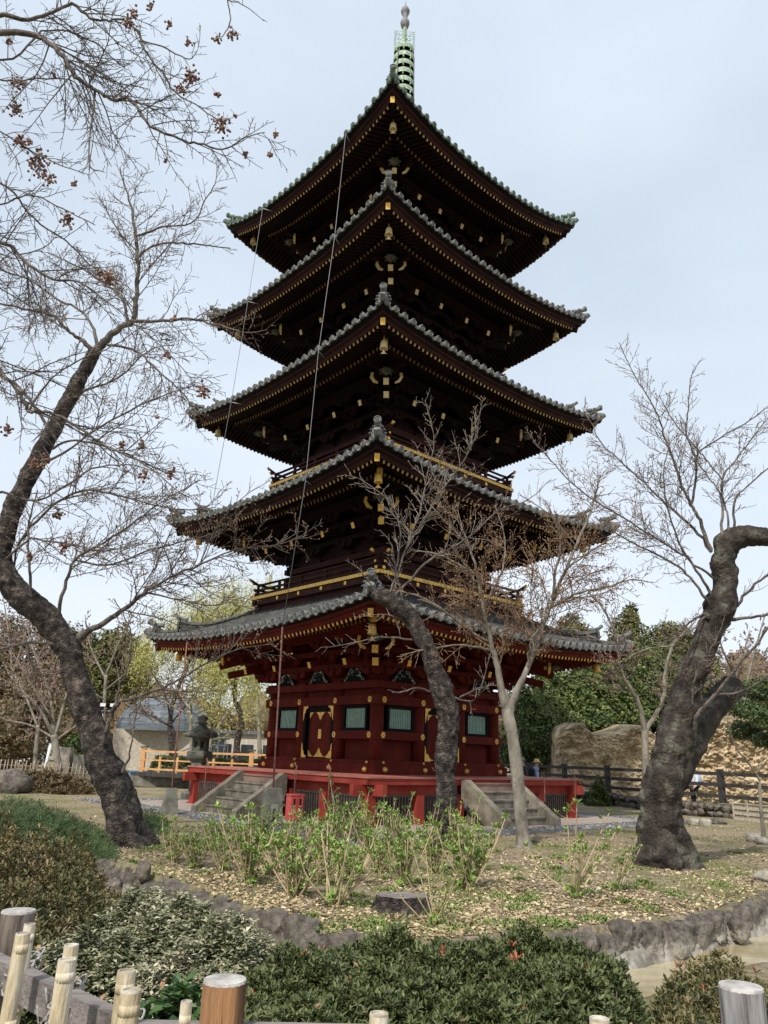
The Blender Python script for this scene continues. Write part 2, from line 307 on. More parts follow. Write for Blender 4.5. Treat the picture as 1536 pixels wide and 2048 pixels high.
g = MB(); g.add(np.stack([X, Y, Z], -1), [gF], 0, True); tag(g.build('ground', M['ground']), kind='structure')
# pond water: a sheet between the two banks
px_ = np.arange(-29, 29.1, .5); g = MB()
V = [(x, ynear(x) - .2, POND_Z) for x in px_] + [(x, yfar(x) + .0, POND_Z) for x in px_]; n = len(px_); i = np.arange(n - 1)
g.add(V, [np.stack([i, i + 1, i + 1 + n, i + n], 1)]); tag(g.build('water', M['water']), kind='structure')

# stone edging of the pond
def edge_rock_material():
    m = M['rock'].copy(); m.name = 'lime_crusted_rock'; N = m.node_tree; b = N.nodes['Principled BSDF']; L = N.links.new; src = b.inputs['Base Color'].links[0].from_socket
    t = N.nodes.new('ShaderNodeNewGeometry'); sx = N.nodes.new('ShaderNodeSeparateXYZ'); L(t.outputs['Position'], sx.inputs[0]); n = N.nodes.new('ShaderNodeTexNoise'); n.inputs['Scale'].default_value = 7; n.inputs['Detail'].default_value = 8; L(t.outputs['Position'], n.inputs['Vector'])
    a = N.nodes.new('ShaderNodeMath'); a.operation = 'MULTIPLY_ADD'; L(n.outputs['Fac'], a.inputs[0]); a.inputs[1].default_value = .35; L(sx.outputs['Z'], a.inputs[2])
    r = N.nodes.new('ShaderNodeMapRange'); L(a.outputs[0], r.inputs[0]); r.inputs[1].default_value = .02; r.inputs[2].default_value = -.07
    q = N.nodes.new('ShaderNodeMix'); q.data_type = 'RGBA'; L(r.outputs[0], q.inputs['Factor']); L(src, q.inputs['A']); q.inputs['B'].default_value = (.36, .33, .28, 1); L(q.outputs['Result'], b.inputs['Base Color'])
    return m
M['edgerock'] = edge_rock_material()
def rock_verts(sx, sy, sz, seed, sub=2, rough=.22, e=.72):
    me = bpy.data.meshes.new('t'); import bmesh
    bm = bmesh.new(); bmesh.ops.create_icosphere(bm, subdivisions=sub, radius=1)
    vs_ = []
    for v in bm.verts:
        p = v.co; q = Vector((p.x * 1.3 + seed * 7.1, p.y * 1.3 - seed * 3.3, p.z * 1.3 + seed))
        f = 1 + rough * (mnoise.noise(q) * 1.3 + .5 * mnoise.noise(q * 2.7) + .38 * mnoise.noise(q * 6) + .22 * mnoise.noise(q * 13))
        p2 = Vector((math.copysign(abs(p.x) ** e, p.x), math.copysign(abs(p.y) ** e, p.y), math.copysign(abs(p.z) ** e, p.z)))
        vs_.append((p2.x * f * sx, p2.y * f * sy, p2.z * f * sz))
    fs = np.array([[v.index for v in f.verts] for f in bm.faces]); bm.free(); bpy.data.meshes.remove(me)
    return np.array(vs_), fs
def rock(name, c, s3, seed, m, parent=None, sub=3, rough=.22, rz=0, smooth_=True, e=.72):
    V, F = rock_verts(*s3, seed, sub, rough, e); cz, sz = math.cos(rz), math.sin(rz)
    V = np.stack([V[:, 0] * cz - V[:, 1] * sz, V[:, 0] * sz + V[:, 1] * cz, V[:, 2]], 1)
    g = MB(); g.add(V, [F], 0, smooth_); return g.build(name, m, parent, c)
edge = thing('pond_edge_wall', 'low wall of rough grey stones edging the island above the pond', 'stone edging', (0, 8, -.34))
bed = MB(); xx = np.arange(-8, 15.01, .15)
top = [(x, yfar(x) + .22, -.06 - 8e-3) for x in xx]; mid = [(x + .0, yfar(x) - .12, -.10) for x in xx]; bot = [(x + .03, yfar(x) - .42, -.50) for x in xx]; n = len(xx); i = np.arange(n - 1)
V = np.array(top + mid + bot) + NP.normal(0, .015, (3 * n, 3)) - np.array([0, 8, -.34])
bed.add(V, [np.stack([i + n, i + 1 + n, i + 1, i], 1), np.stack([i + 2 * n, i + 1 + 2 * n, i + 1 + n, i + n], 1)], 0, True); bed.build('mortar_bed', M['mortar'], edge)
x = -7.0; k = 0
while x < 13:
    wd = R_.uniform(.13, .30) * (1 if x < 9 else 1.4); sl_ = (yfar(x + .1) - yfar(x - .1)) / .2; an = math.atan(sl_)
    x += wd * .86 * math.cos(an); y = yfar(x); tz = R_.uniform(-.10, .02); hh = R_.uniform(.13, .23)
    rock('stone', (x, float(y) - R_.uniform(.06, .13) - 8, tz - hh + .34 + .03), (wd * .93, R_.uniform(.11, .17), hh), k * 1.7, M['edgerock'], edge, 2 if x > 6 or x < -4 else 4, .30, an + R_.uniform(-.15, .15), True, .66)
    if R_.random() < .45: w2 = R_.uniform(.08, .15); rock('stone', (x + R_.uniform(-.2, .2), float(y) - R_.uniform(.22, .30) - 8, R_.uniform(-.26, -.16) + .34), (w2 * 1.3, .10, w2), k * 2.3 + 5, M['edgerock'], edge, 3, .4, an)
    x += wd * .86 * math.cos(an); k += 1

# ------------------------------------------------------------------ pagoda
PAG = thing('pagoda', 'tall five storey wooden pagoda with red base storey, dark upper storeys and bronze spire', 'pagoda', (.186, 25.0, 0), rad(-3.185 - 90 + 135))
def rot4(V, k):
    V = np.asarray(V, float); x, y = V[:, 0], V[:, 1]
    for _ in range(k % 4): x, y = -y, x
    return np.stack([x, y, V[:, 2]], 1)
class FMB(MB):
    """builder whose content is repeated on the four faces (u along the face, d outward)"""
    def four(s):
        V = np.concatenate(s.V); F = s.F; s.V = []; s.F = []; s.n = 0
        for k in range(4):
            s.V.append(rot4(V, k)); s.F += [(f + s.n, m, sm) for f, m, sm in F]; s.n += len(V)
        return s
def P3(u, d, z): return np.array([u, -d, z])
A_ = {1: 5.263, 2: 5.087, 3: 4.905, 4: 4.657, 5: 4.49}
ZM = {1: 4.43, 2: 8.30, 3: 12.27, 4: 16.15, 5: 20.0}
LF = {1: .28, 2: .33, 3: .36, 4: .46, 5: .72}
CB = {1: 2.42, 2: 2.2, 3: 1.96, 4: 1.78, 5: 1.60}          # column centre lines
OFF = {1: 3.65, 2: 3.4, 3: 3.15, 4: 2.95, 5: 2.78}         # tail rafter ends
ZG = {1: 3.94, 2: 7.83, 3: 11.85, 4: 15.95, 5: 19.88}
BAL = {2: (3.17, 6.45), 3: (2.97, 10.41), 4: (2.80, 14.33), 5: (2.65, 18.2)}
DIN = {1: 2.93, 2: 2.74, 3: 2.57, 4: 2.42, 5: .5}
ZTOP = {1: 5.93, 2: 9.92, 3: 13.86, 4: 17.75, 5: 24.6}
def lift(i, s): return LF[i] * np.abs(s) ** 2.3
def zroof(i, u, d):
    do = A_[i] + .30; t = np.clip((do - d) / (do - DIN[i]), 0, 1)
    ze = ZM[i] + .30
    rise = ZTOP[i] - ze
    prof = (.72 * t + .28 * t * t) if i < 5 else (.50 * t + .50 * t * t)
    return ze + rise * prof + lift(i, np.asarray(u) / do) * 1.25 * (1 - t) ** 1.4
NR = {1: 34, 2: 33, 3: 32, 4: 30, 5: 29}
for i in range(1, 6):
    a = A_[i]; do = a + .30; din = DIN[i]; top5 = i == 5
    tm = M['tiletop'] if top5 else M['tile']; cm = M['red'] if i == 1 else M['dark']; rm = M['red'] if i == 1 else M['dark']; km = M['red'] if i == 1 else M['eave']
    roof = thing('roof', None, None); roof.parent = PAG
    del_keys = [k for k in roof.keys()]
    # tile field: barrel rows running down the slope, one row per round tile
    f = FMB(); sp = 2 * do / NR[i]; us = []; bz = []
    for r in range(NR[i]):
        for q, hgt in ((0, 0), (.14, .0), (.24, .055), (.36, .088), (.5, .10), (.64, .088), (.76, .055), (.86, 0)):
            us.append(-do + (r + q) * sp); bz.append(hgt - (.03 if q == 0 else 0))
    us.append(do); bz.append(0); us = np.array(us); bz = np.array(bz); nd = 14
    tt = (np.arange(nd) / (nd - 1.0))
    dl = np.maximum(np.abs(us), din)[:, None]; D = do + (dl - do) * tt[None]; U = np.repeat(us[:, None], nd, 1)
    Zr = zroof(i, U, D) + bz[:, None]
    V = np.stack([U, -D, Zr], -1); n = len(us); ii = np.arange(n - 1)[:, None] * nd; jj = np.arange(nd - 1)[None]
    F = np.stack([ii + jj, ii + nd + jj, ii + nd + jj + 1, ii + jj + 1], -1).reshape(-1, 4)
    f.add(V, [F], 0, False)
    # courses of pan tiles: small steps
    f.four(); f.build('tile_covering', tm, roof)
    # round tile ends and drooping pan tile ends along the eave
    f = FMB(); er = .096
    for r in range(NR[i]):
        u = -do + (r + .5) * sp
        if abs(u) > do - .05: continue
        z = float(zroof(i, u, do)) + .045
        Mx = np.array([[1, 0, 0], [0, 0, -1], [0, 1, 0]])  # z axis -> outward (-y)
        f.lathe([(er, -.25), (er, .03), (er * .82, .045), (er * .74, .028)], P3(u, do, z), 12, 0, False, Mx); f.lathe([(er * .76, .0), (er * .74, .030), (er * .45, .026), (er * .36, .036), (.001, .036)], P3(u, do, z), 12, 1, False, Mx)
        u2 = u + sp / 2
        if abs(u2) < do - .05:
            z2 = float(zroof(i, u2, do)); w2 = sp / 2 - er * .7
            pts = [(-w2, .05), (-w2 * .5, -.005), (0, -.02), (w2 * .5, -.005), (w2, .05), (w2, -.015), (w2 * .5, -.07), (0, -.085), (-w2 * .5, -.07), (-w2, -.015)]
            f.prism(pts[::-1], P3(u2, do + .02, z2), (1, 0, 0), (0, 0, 1), -.05, 0)
    f.four(); f.build('eave_tile_row', [M['tiletop'] if top5 else M['tilerim'], M['tile']], roof)
    # eave boards: profile swept along the curved eave
    def sweep(prof, m, name, zs=1.0, ns=24):
        f = FMB(); ss = np.linspace(-1, 1, ns + 1); k = len(prof)
        V = np.array([[(s_ * d), -d, z + ZM[i] + float(lift(i, s_)) * (1 + .25 * q)] for s_ in ss for (d, z, q) in prof])
        a0 = np.arange(ns)[:, None] * k; b0 = np.arange(k)[None]; b1 = (b0 + 1) % k
        F = np.stack([a0 + b0, a0 + k + b0, a0 + k + b1, a0 + b1], -1).reshape(-1, 4)
        f.add(V, [F[:, ::-1]], 0, False); f.four(); return f.build(name, m, roof)
    sweep([(a - .14, .045, 0), (a + .02, .035, 0), (a + .05, .13, .3), (a + .13, .15, .5), (a + .15, .205, .6), (a - .14, .215, .6)], km, 'eave_board')
    sweep([(a - .14, .217, .6), (a + .185, .207, .6), (a + .20, .235, .8), (a + .275, .25, .9), (a + .28, .285, 1), (a - .14, .29, 1)], M['black'], 'tile_batten')
    sweep([(a - .88 - .12, .20 + .10, 0), (a - .88 - .0, .20 + .052, 0), (a - .88 + .015, .20 + .115, 0), (a - .88 - .12, .20 + .16, 0)], km, 'inner_eave_board')
    # rafters, two rows
    f = FMB(); nr = int(2 * a / .162); spx = 2 * a / nr
    for r in range(nr):
        u = -a + (r + .5) * spx; d1 = a - .02; d0 = max(abs(u) + .06, a - 1.12)
        z1 = ZM[i] + float(lift(i, u / a))
        if d0 < d1 - .08:
            f.beam(P3(u, d0, z1 + .42 * (d1 - d0)), P3(u, d1, z1), .062, .085, 0, 1)
        d1b = a - .88; d0b = max(abs(u) + .06, CB[i])
        if abs(u) < a - .92 and d0b < d1b - .08:
            f.beam(P3(u, d0b, z1 + .20 + .38 * (d1b - d0b)), P3(u, d1b, z1 + .20), .068, .095, 0, 2)
    f.four(); tag(f.build('rafter_rows', [rm, M['gold'] if i == 1 else M['golddim'], M['capbrown']], roof))
    # boards above the rafters
    f = FMB(); ss = np.linspace(-1, 1, 21); prof = [(a + .02, .05), (a - .90, .05 + .37), (a - .98, .05 + .24), (CB[i] - .1, .05 + .20 + .38 * (a - .88 - CB[i]))]
    V = [[s_ * d, -d, z + ZM[i] + float(lift(i, s_)) + .015] for s_ in ss for d, z in prof]; a0 = np.arange(20)[:, None] * 4; b0 = np.arange(3)[None]
    f.add(V, [np.stack([a0 + b0, a0 + b0 + 1, a0 + 4 + b0 + 1, a0 + 4 + b0], -1).reshape(-1, 4)], 0); f.four(); f.build('soffit', rm, roof)
    # hip rafters
    for k in range(4):
        hr = MB(); dg = lambda h, z: rot4([[h, -h, z]], k)[0]
        zt = ZM[i] + LF[i]
        hr.beam(dg(a - 1.15, zt + .40), dg(a + .045, zt - .01), .13, .20, 0, 1)
        hr.beam(dg(CB[i] + .1, zt + .14 + (a - .88 - CB[i]) * .38), dg(a - .84, zt + .10), .16, .24, 0, 1)
        hr.beam(dg(a - .3, zt + .13), dg(a + .075, zt + .105), .18, .03, 2, 2)
        hr.build('hip_rafter', [rm, M['gold'], M['black']], roof)
        # hip ridge in two stages with end tiles
        rd = MB(); q2 = math.sqrt(.5)
        def stage(h0, h1, hh, flare, wdt):
            n = 14; lines = []
            for t in np.linspace(0, 1, n):
                h = h0 + (h1 - h0) * t; zb = float(zroof(i, h, h)); z1 = zb + hh + flare * max(0, (t - .55) / .45) ** 2
                c = np.array([h, -h]); sd_ = np.array([q2, q2]) * wdt / 2
                lines.append([(*(c + sd_), zb - .05), (*(c - sd_), zb - .05), (*(c - sd_), z1 - .05), (*(c - sd_ * 1.35), z1 - .045), (*(c - sd_ * 1.2), z1), (*(c), z1 + .06), (*(c + sd_ * 1.2), z1), (*(c + sd_ * 1.35), z1 - .045), (*(c + sd_), z1 - .05)])
            L_ = np.array(lines); k_ = L_.shape[1]; a0 = np.arange(n - 1)[:, None] * k_; b0 = np.arange(k_)[None]; b1 = (b0 + 1) % k_
            rd.add(rot4(L_.reshape(-1, 3), k), [np.stack([a0 + b0, a0 + k_ + b0, a0 + k_ + b1, a0 + b1], -1).reshape(-1, 4), np.arange(k_), np.arange(k_)[::-1] + (n - 1) * k_], 0)
            for e in range(1, 4):   # courses of the ridge
                zf = e / 4.0
                for sgn in (-1, 1):
                    pts = [rot4([(h0 + (h1 - h0) * t + sgn * q2 * wdt / 2 * 1.06, -(h0 + (h1 - h0) * t) + sgn * q2 * wdt / 2 * 1.06, float(zroof(i, h0 + (h1 - h0) * t, h0 + (h1 - h0) * t)) + (hh + flare * max(0, (t - .55) / .45) ** 2) * zf)], k)[0] for t in np.linspace(0, 1, 8)]
                    rd.tube(pts, .012, 4, 0, False, False)
            return L_[-1, 5][2]
        hA = a * .905
        zA = stage(din + .02, hA, .17 if i < 5 else .12, .26 if i != 5 else .10, .22)
        zB = stage(hA + .05, a + .10, .13, .26 if i != 5 else .12, .17)
        rd.build('hip_ridge', M['tiletop'] if top5 else M['tile'], roof)
        oni = MB(); out = rot4([[q2, -q2, 0]], k)[0]; side = rot4([[q2, q2, 0]], k)[0]
        def disc(c, r_, dr, L=.12, mt=0):
            zax = np.array(dr) / np.linalg.norm(dr); xa = side; ya = np.cross(zax, xa); Mx = np.stack([xa, ya, zax], 1)
            oni.lathe([(r_, -L), (r_, .02), (r_ * .80, .035), (r_ * .72, .012)], c, 14, mt, False, Mx); oni.lathe([(r_ * .74, 0), (r_ * .72, .014), (r_ * .42, .01), (r_ * .34, .024), (.001, .024)], c, 14, 1, False, Mx)
        hB = a + .13; zc = float(zroof(i, a + .1, a + .1))
        cen = np.array([*(rot4([[hB, -hB, 0]], k)[0][:2]), zc + .16])
        disc(cen + out * .17, .118, out + np.array([0, 0, -.12]), .2)
        tb = cen + np.array([0, 0, .22]); dr = out * .85 + np.array([0, 0, .42]); oni.tube([tb - out * .30 - np.array([0, 0, .02]), tb, tb + dr * .22], [.075, .075, .085], 10, 0, False)
        disc(tb + dr * .24, .098, out * .9 + np.array([0, 0, .1]), .06)
        for sg in (-1, 1):      # scrollwork of the ridge-end tile
            for e, (rx, rz_) in enumerate(((.17, -.10), (.19, .02), (.16, .12), (.10, .20))):
                c0 = cen + side * sg * rx * .9 + np.array([0, 0, rz_]); an = np.linspace(0, 4.6, 9)
                oni.tube([c0 + side * sg * (.045 * math.cos(t_) * (1 - t_ / 8)) + np.array([0, 0, .045 * math.sin(t_) * (1 - t_ / 8)]) for t_ in an], .016, 5, 0)
            oni.prism([(0, -.16), (.15, -.22), (.20, -.12), (.17, .02), (.19, .12), (.10, .16), (.12, .27), (0, .22)][::(1 if sg > 0 else -1)], cen - out * .03, side * sg, (0, 0, 1), -.05 * sg, 1)
        # corner round tile and the upturned end of the main ridge
        ct = rot4([[do - .15, -(do - .15), float(zroof(i, do, do)) + .05]], k)[0]
        oni.tube([ct - out * .3 - np.array([0, 0, .05]), ct + out * .02, ct + out * .18 + np.array([0, 0, .06]), ct + out * .27 + np.array([0, 0, .15])], [.085, .09, .088, .09], 10, 0, False)
        ce = rot4([[hA + .02, -(hA + .02), 0]], k)[0]; ce[2] = zA - .10
        oni.prism([(-.17, -.22), (.17, -.22), (.2, -.02), (.11, .06), (.09, .16), (0, .10), (-.09, .16), (-.11, .06), (-.2, -.02)], ce, side, (0, 0, 1), .07, 1)
        oni.tube([ce - out * .2 + np.array([0, 0, .09]), ce + out * .05 + np.array([0, 0, .12]), ce + out * .2 + np.array([0, 0, .24])], [.06, .06, .055], 8, 0, False)
        oni.build('ridge_end_tile', [M['tiletop'] if top5 else M['tilerim'], M['tiletop'] if top5 else M['tile']], roof)

# bracket sets under every roof
for i in range(1, 6):
    c = CB[i]; off = OFF[i]; zg = ZG[i]; rm = M['red'] if i == 1 else M['dark']; g2 = M['gold'] if i < 3 else M['goldpale']
    z0 = zg - .42; z1 = ZM[i] + .16 + .38 * (A_[i] - .88 - off)    # top of the purlin under the base rafters
    st = (off - .35 - c) / 3.0; hz = (z1 - .14 - z0) / 3.4; ucols = (-c, -c * .355, c * .355, c); q2 = math.sqrt(.5)
    def put(bld, k, name, mm=None):
        V = [rot4(v, k) for v in bld.V]; n_ = MB(); n_.V = V; n_.F = bld.F; n_.n = bld.n; n_.build(name, mm or [rm, g2], PAG)
    for k in range(4):
        pu_ = MB()
        for s3 in range(1, 4): pu_.beam(P3(-(c + st * s3) - .45, c + st * s3, z0 + hz * s3 + .11), P3((c + st * s3) + .45, c + st * s3, z0 + hz * s3 + .11), .11, .13)
        pu_.beam(P3(-c, c, z0 + .3), P3(c, c, z0 + .3), .08, z1 - z0 + .5); pu_.beam(P3(-off - .6, off - .25, z1 - .06), P3(off + .6, off - .25, z1 - .06), .15, .17)
        put(pu_, k, 'eave_purlins', [rm])
        for u in ucols:
            br = MB()
            for s3 in range(1, 4):
                d = c + st * s3; zz = z0 + hz * s3
                br.beam(P3(u, c - .1, zz - .10), P3(u, d + .12, zz - .10), .13, .15); hw = .36
                br.add([P3(u + x_, d - .06 + y_, zz - .03 + z_) for y_ in (0, .12) for x_, z_ in ((-hw, .04), (-hw, -.03), (-hw * .6, -.12), (hw * .6, -.12), (hw, -.03), (hw, .04))],
                       [[0, 1, 2, 3, 4, 5], [11, 10, 9, 8, 7, 6], [[0, 6, 7, 1], [1, 7, 8, 2], [2, 8, 9, 3], [3, 9, 10, 4], [4, 10, 11, 5], [5, 11, 6, 0]]])
                for x_ in (-hw + .06, 0, hw - .06): br.box(P3(u + x_, d, zz - .0), (.15, .15, .09), 0, 0, 1.25)
            br.box(P3(u, c, z0 - .02), (.34, .34, .2), 0, 0, 1.2)
            br.beam(P3(u, c, zg + .30 * (off - c) + .1), P3(u, off, zg), .13, .17, 0, 1)
            put(br, k, 'bracket_set')
        dg = lambda h, z: np.array([h, -h, z]); br = MB()
        br.beam(dg(c, zg + .75), dg(off + .12, zg + .22), .16, .2, 0, 1); br.beam(dg(c, zg + .3), dg(off - .10, zg - .06), .16, .2, 0, 1)
        for s3 in range(1, 4): br.beam(dg(c, z0 + hz * s3 - .1), dg(c + st * s3 + .15, z0 + hz * s3 - .1), .15, .17)
        put(br, k, 'corner_bracket')
    for k in range(4):     # carved lotus under each hip rafter
        g = MB(); cc = rot4([[off + .18, -(off + .18), zg + .50]], k)[0]
        g.lathe([(.03, -.10), (.12, -.06), (.17, .02), (.14, .05), (.09, .10), (.05, .13)], cc, 10, 0, False)
        for e in range(7):
            an = e * .9; g.tube([cc + np.array([.1 * math.cos(an), .1 * math.sin(an), 0]), cc + np.array([.19 * math.cos(an), .19 * math.sin(an), .02]), cc + np.array([.22 * math.cos(an), .22 * math.sin(an), -.05])], [.03, .03, .01], 5, 0)
        g.build('lotus_carving', M['lantern'], PAG)
        hooks = MB()
        out = rot4([[q2, -q2, 0]], k)[0]; side = rot4([[q2, q2, 0]], k)[0]
        for sg in (-1, 1):
            p = cc + side * sg * .42 - out * .25 + np.array([0, 0, -.05])
            hooks.tube([p + np.array([0, 0, .12]), p + side * sg * .03, p - side * sg * .05 + np.array([0, 0, -.14]), p - side * sg * .17 + np.array([0, 0, -.2])], [.055, .06, .055, .03], 4, 0, False); hooks.build('gilded_nosing', g2, PAG); hooks = MB()

# walls, columns, beams of each storey
ZB = {1: 1.105, 2: 6.5, 3: 10.47, 4: 14.4, 5: 18.27}
for i in range(1, 6):
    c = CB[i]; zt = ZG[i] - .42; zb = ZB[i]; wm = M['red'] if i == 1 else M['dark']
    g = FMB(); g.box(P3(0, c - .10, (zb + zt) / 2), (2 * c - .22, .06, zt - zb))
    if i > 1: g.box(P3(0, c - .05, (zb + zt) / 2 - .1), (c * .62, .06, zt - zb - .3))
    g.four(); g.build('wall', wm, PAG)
    rc = .19 if i == 1 else .15
    for k in range(4):
        for u in (-c, -c * .355, c * .355):
            g = MB(); g.tube([P3(0, 0, zb - P3(0, 0, 0)[2]) * 0 + np.array([0, 0, zb]), np.array([0, 0, zt])], rc, 20)
            p = rot4([P3(u, c, 0)], k)[0]; g.build('column', wm, PAG, p)
    g = FMB()
    if i == 1:
        for zz, hh, dd, ww in ((3.445, .19, 2.66, .30), (3.04, .24, 2.64, .26), (2.11, .215, 2.63, .24), (1.405, .11, 2.66, .28), (1.23, .245, 2.72, .34)):
            if zz == 2.11:
                for sg in (-1, 1): g.beam(P3(sg * .80, dd - ww / 2, zz), P3(sg * (dd - ww - .003), dd - ww / 2, zz), ww, hh)
                for sg in (-1, 1): g.beam(P3(sg * (dd - ww + .0), dd - ww / 2 + .001, zz), P3(sg * (dd + (.0)), dd - ww / 2 + .001, zz), ww, hh + .002) if sg > 0 else None
            else: g.beam(P3(-(dd - ww - .003), dd - ww / 2, zz), P3(dd, dd - ww / 2, zz), ww, hh)
            pass
    else:
        for zz in (zb + .12, zb + .48, zt - .55, zt - .12): g.beam(P3(-c - .16, c + .12, zz), P3(c + .16 + .12, c + .12, zz), .14, .17)
    g.four(); g.build('tie_beams', wm if i == 1 else M['darkred'], PAG)
# painted carved struts between the brackets of the first storey
for k in range(4):
    for u in (-1.64, 0, 1.64):
        g = MB(); pts = []
        for sg in (-1, 1):
            p = [np.array(q) for q in ((sg * .06, .33), (sg * .18, .30), (sg * .25, .16), (sg * .36, .04), (sg * .44, .0))]
            g.tube([rot4([P3(u + x_, 2.62, 3.56 + z_)], k)[0] for x_, z_ in p], [.05, .045, .04, .045, .03], 6, 1)
        g.prism([(-.35, 0), (.35, 0), (.24, .22), (.12, .32), (-.12, .32), (-.24, .22)], rot4([P3(u, 2.56, 3.55)], k)[0], rot4([[1, 0, 0]], k)[0], (0, 0, 1), .04, 0)
        for e in range(6):
            q = (R_.uniform(-.2, .2), R_.uniform(.05, .24)); g.lathe([(.05, 0), (.04, .03), (.01, .05)], rot4([P3(u + q[0], 2.61, 3.56 + q[1])], k)[0], 7, 1)
        g.build('carved_strut', [M['black'], M['whitecarve']], PAG)
# windows, doors, fittings
for k in range(4):
    Rk = lambda u, d, z: rot4([P3(u, d, z)], k)[0]; ax = rot4([[1, 0, 0]], k)[0]; ou = rot4([[0, -1, 0]], k)[0]
    rz = k * math.pi / 2
    for u in (-1.60, 1.60):
        fr = MB()
        for cc, sz in (((0, 2.87 - .0), (1.02, .07)), ((0, 2.26), (1.02, .07))): fr.box(Rk(u + cc[0], 2.44, cc[1]), (sz[0], .16, sz[1]), rz)
        for cc in (-.475, .475): fr.box(Rk(u + cc, 2.44, 2.565), (.07, .158, .54), rz)
        fr.box(Rk(u, 2.38, 2.565), (.88, .03, .54), rz)
        wf = fr.build('window', M['black'], PAG)
        lt = MB(); nb = 13
        for e in range(nb): lt.box(Rk(u - .40 + .80 * e / (nb - 1), 2.435, 2.565), (.040, .05, .52), rz)
        lt.build('window_lattice', M['green'], wf)
    fr = MB()
    fr.box(Rk(0, 2.50, 2.885), (1.42, .10, .075), rz); fr.box(Rk(0, 2.47, 2.80), (1.3, .08, .10), rz)
    for sg in (-1, 1):
        fr.box(Rk(sg * .655, 2.46, 2.155), (.11, .20, 1.385), rz)
        fr.box(Rk(sg * .56, 2.43, 2.12), (.09, .06, 1.30), rz)
    door = fr.build('door', M['black'], PAG)
    for sg in (-1, 1):
        lf = MB(); lf.box(Rk(sg * .2575, 2.43, 2.13), (.505, .06, 1.28), rz); leaf = lf.build('door_leaf', M['red'], door)
        gd = MB()
        def cusp(w_, h_):   # scalloped corner plate
            return [(0, 0), (w_, 0), (w_ * .86, -h_ * .10), (w_ * .62, -h_ * .16), (w_ * .50, -h_ * .36), (w_ * .28, -h_ * .44), (w_ * .22, -h_ * .72), (w_ * .08, -h_ * .82), (0, -h_)]
        dface = 2.462
        for (u0, s1, zc, s2) in ((.005, 1, 2.768, 1), (.508, -1, 2.768, 1), (.005, 1, 1.492, -1), (.508, -1, 1.492, -1)):
            pl = cusp(.25, .26 if u0 < .1 else .20)
            P2 = [(x_ * s1, y_ * s2) for x_, y_ in pl]
            if s1 * s2 > 0: P2 = P2[::-1]
            gd = MB(); gd.prism(P2, Rk(sg * u0, dface, zc), ax * sg, (0, 0, 1), .012 * sg, 0); gd.build('gilded_fitting', M['gold'], door)
        gd = MB(); gd.box(Rk(sg * .035, dface + .004, 2.13), (.07, .02, .26), rz); gd.build('gilded_fitting', M['gold'], door)
    gd = MB()
    for sg in (-1, 1):
        for zc, s2 in ((2.92, 1), (1.47, -1)):
            pl = [(0, 0), (.24, 0), (.20, -.06), (.13, -.08), (.10, -.17), (.05, -.22), (.045, -.33), (0, -.42)]
            P2 = [(x_, y_ * s2) for x_, y_ in pl]
            if s2 > 0: P2 = P2[::-1]
            gd = MB(); gd.prism(P2, Rk(sg * -.71, 2.563, zc), ax * sg, (0, 0, 1), .012 * sg, 0); gd.build('gilded_frame_plate', M['gold'], door)
    nb = MB()
    fw = []
    for u in (-2.36, -.86, .86, 2.36):
        for zz, dd in ((3.04, 2.64), (2.11, 2.63)):
            nb = MB(); zax = ou; Mx = np.stack([ax, np.cross(zax, ax), zax], 1)
            for e in range(6):
                an = e * math.pi / 3; nb.lathe([(.036, 0), (.03, .012), (.01, .016)], Rk(u + .048 * math.cos(an), dd, zz + .056 * math.sin(an)), 8, 0, False, Mx)
            nb.lathe([(.05, 0), (.05, .012), (.022, .018), (.02, .04), (.005, .048)], Rk(u, dd, zz), 10, 0, True, Mx); nb.build('flower_nail_cover', M['gold'], PAG)
        Mx = np.stack([ax, np.cross(ou, ax), ou], 1)
        nb = MB(); nb.lathe([(.045, 0), (.04, .03), (.02, .05), (.003, .06)], Rk(u, 2.66, 1.405), 12, 0, True, Mx); nb.build('round_nail_cover', M['gold'], PAG); nb = MB()
        nb.lathe([(.075, 0), (.072, .035), (.05, .07), (.02, .09), (.003, .095)], Rk(u, 2.72, 1.23), 12, 0, True, Mx); nb.build('round_nail_cover', M['gold'], PAG)

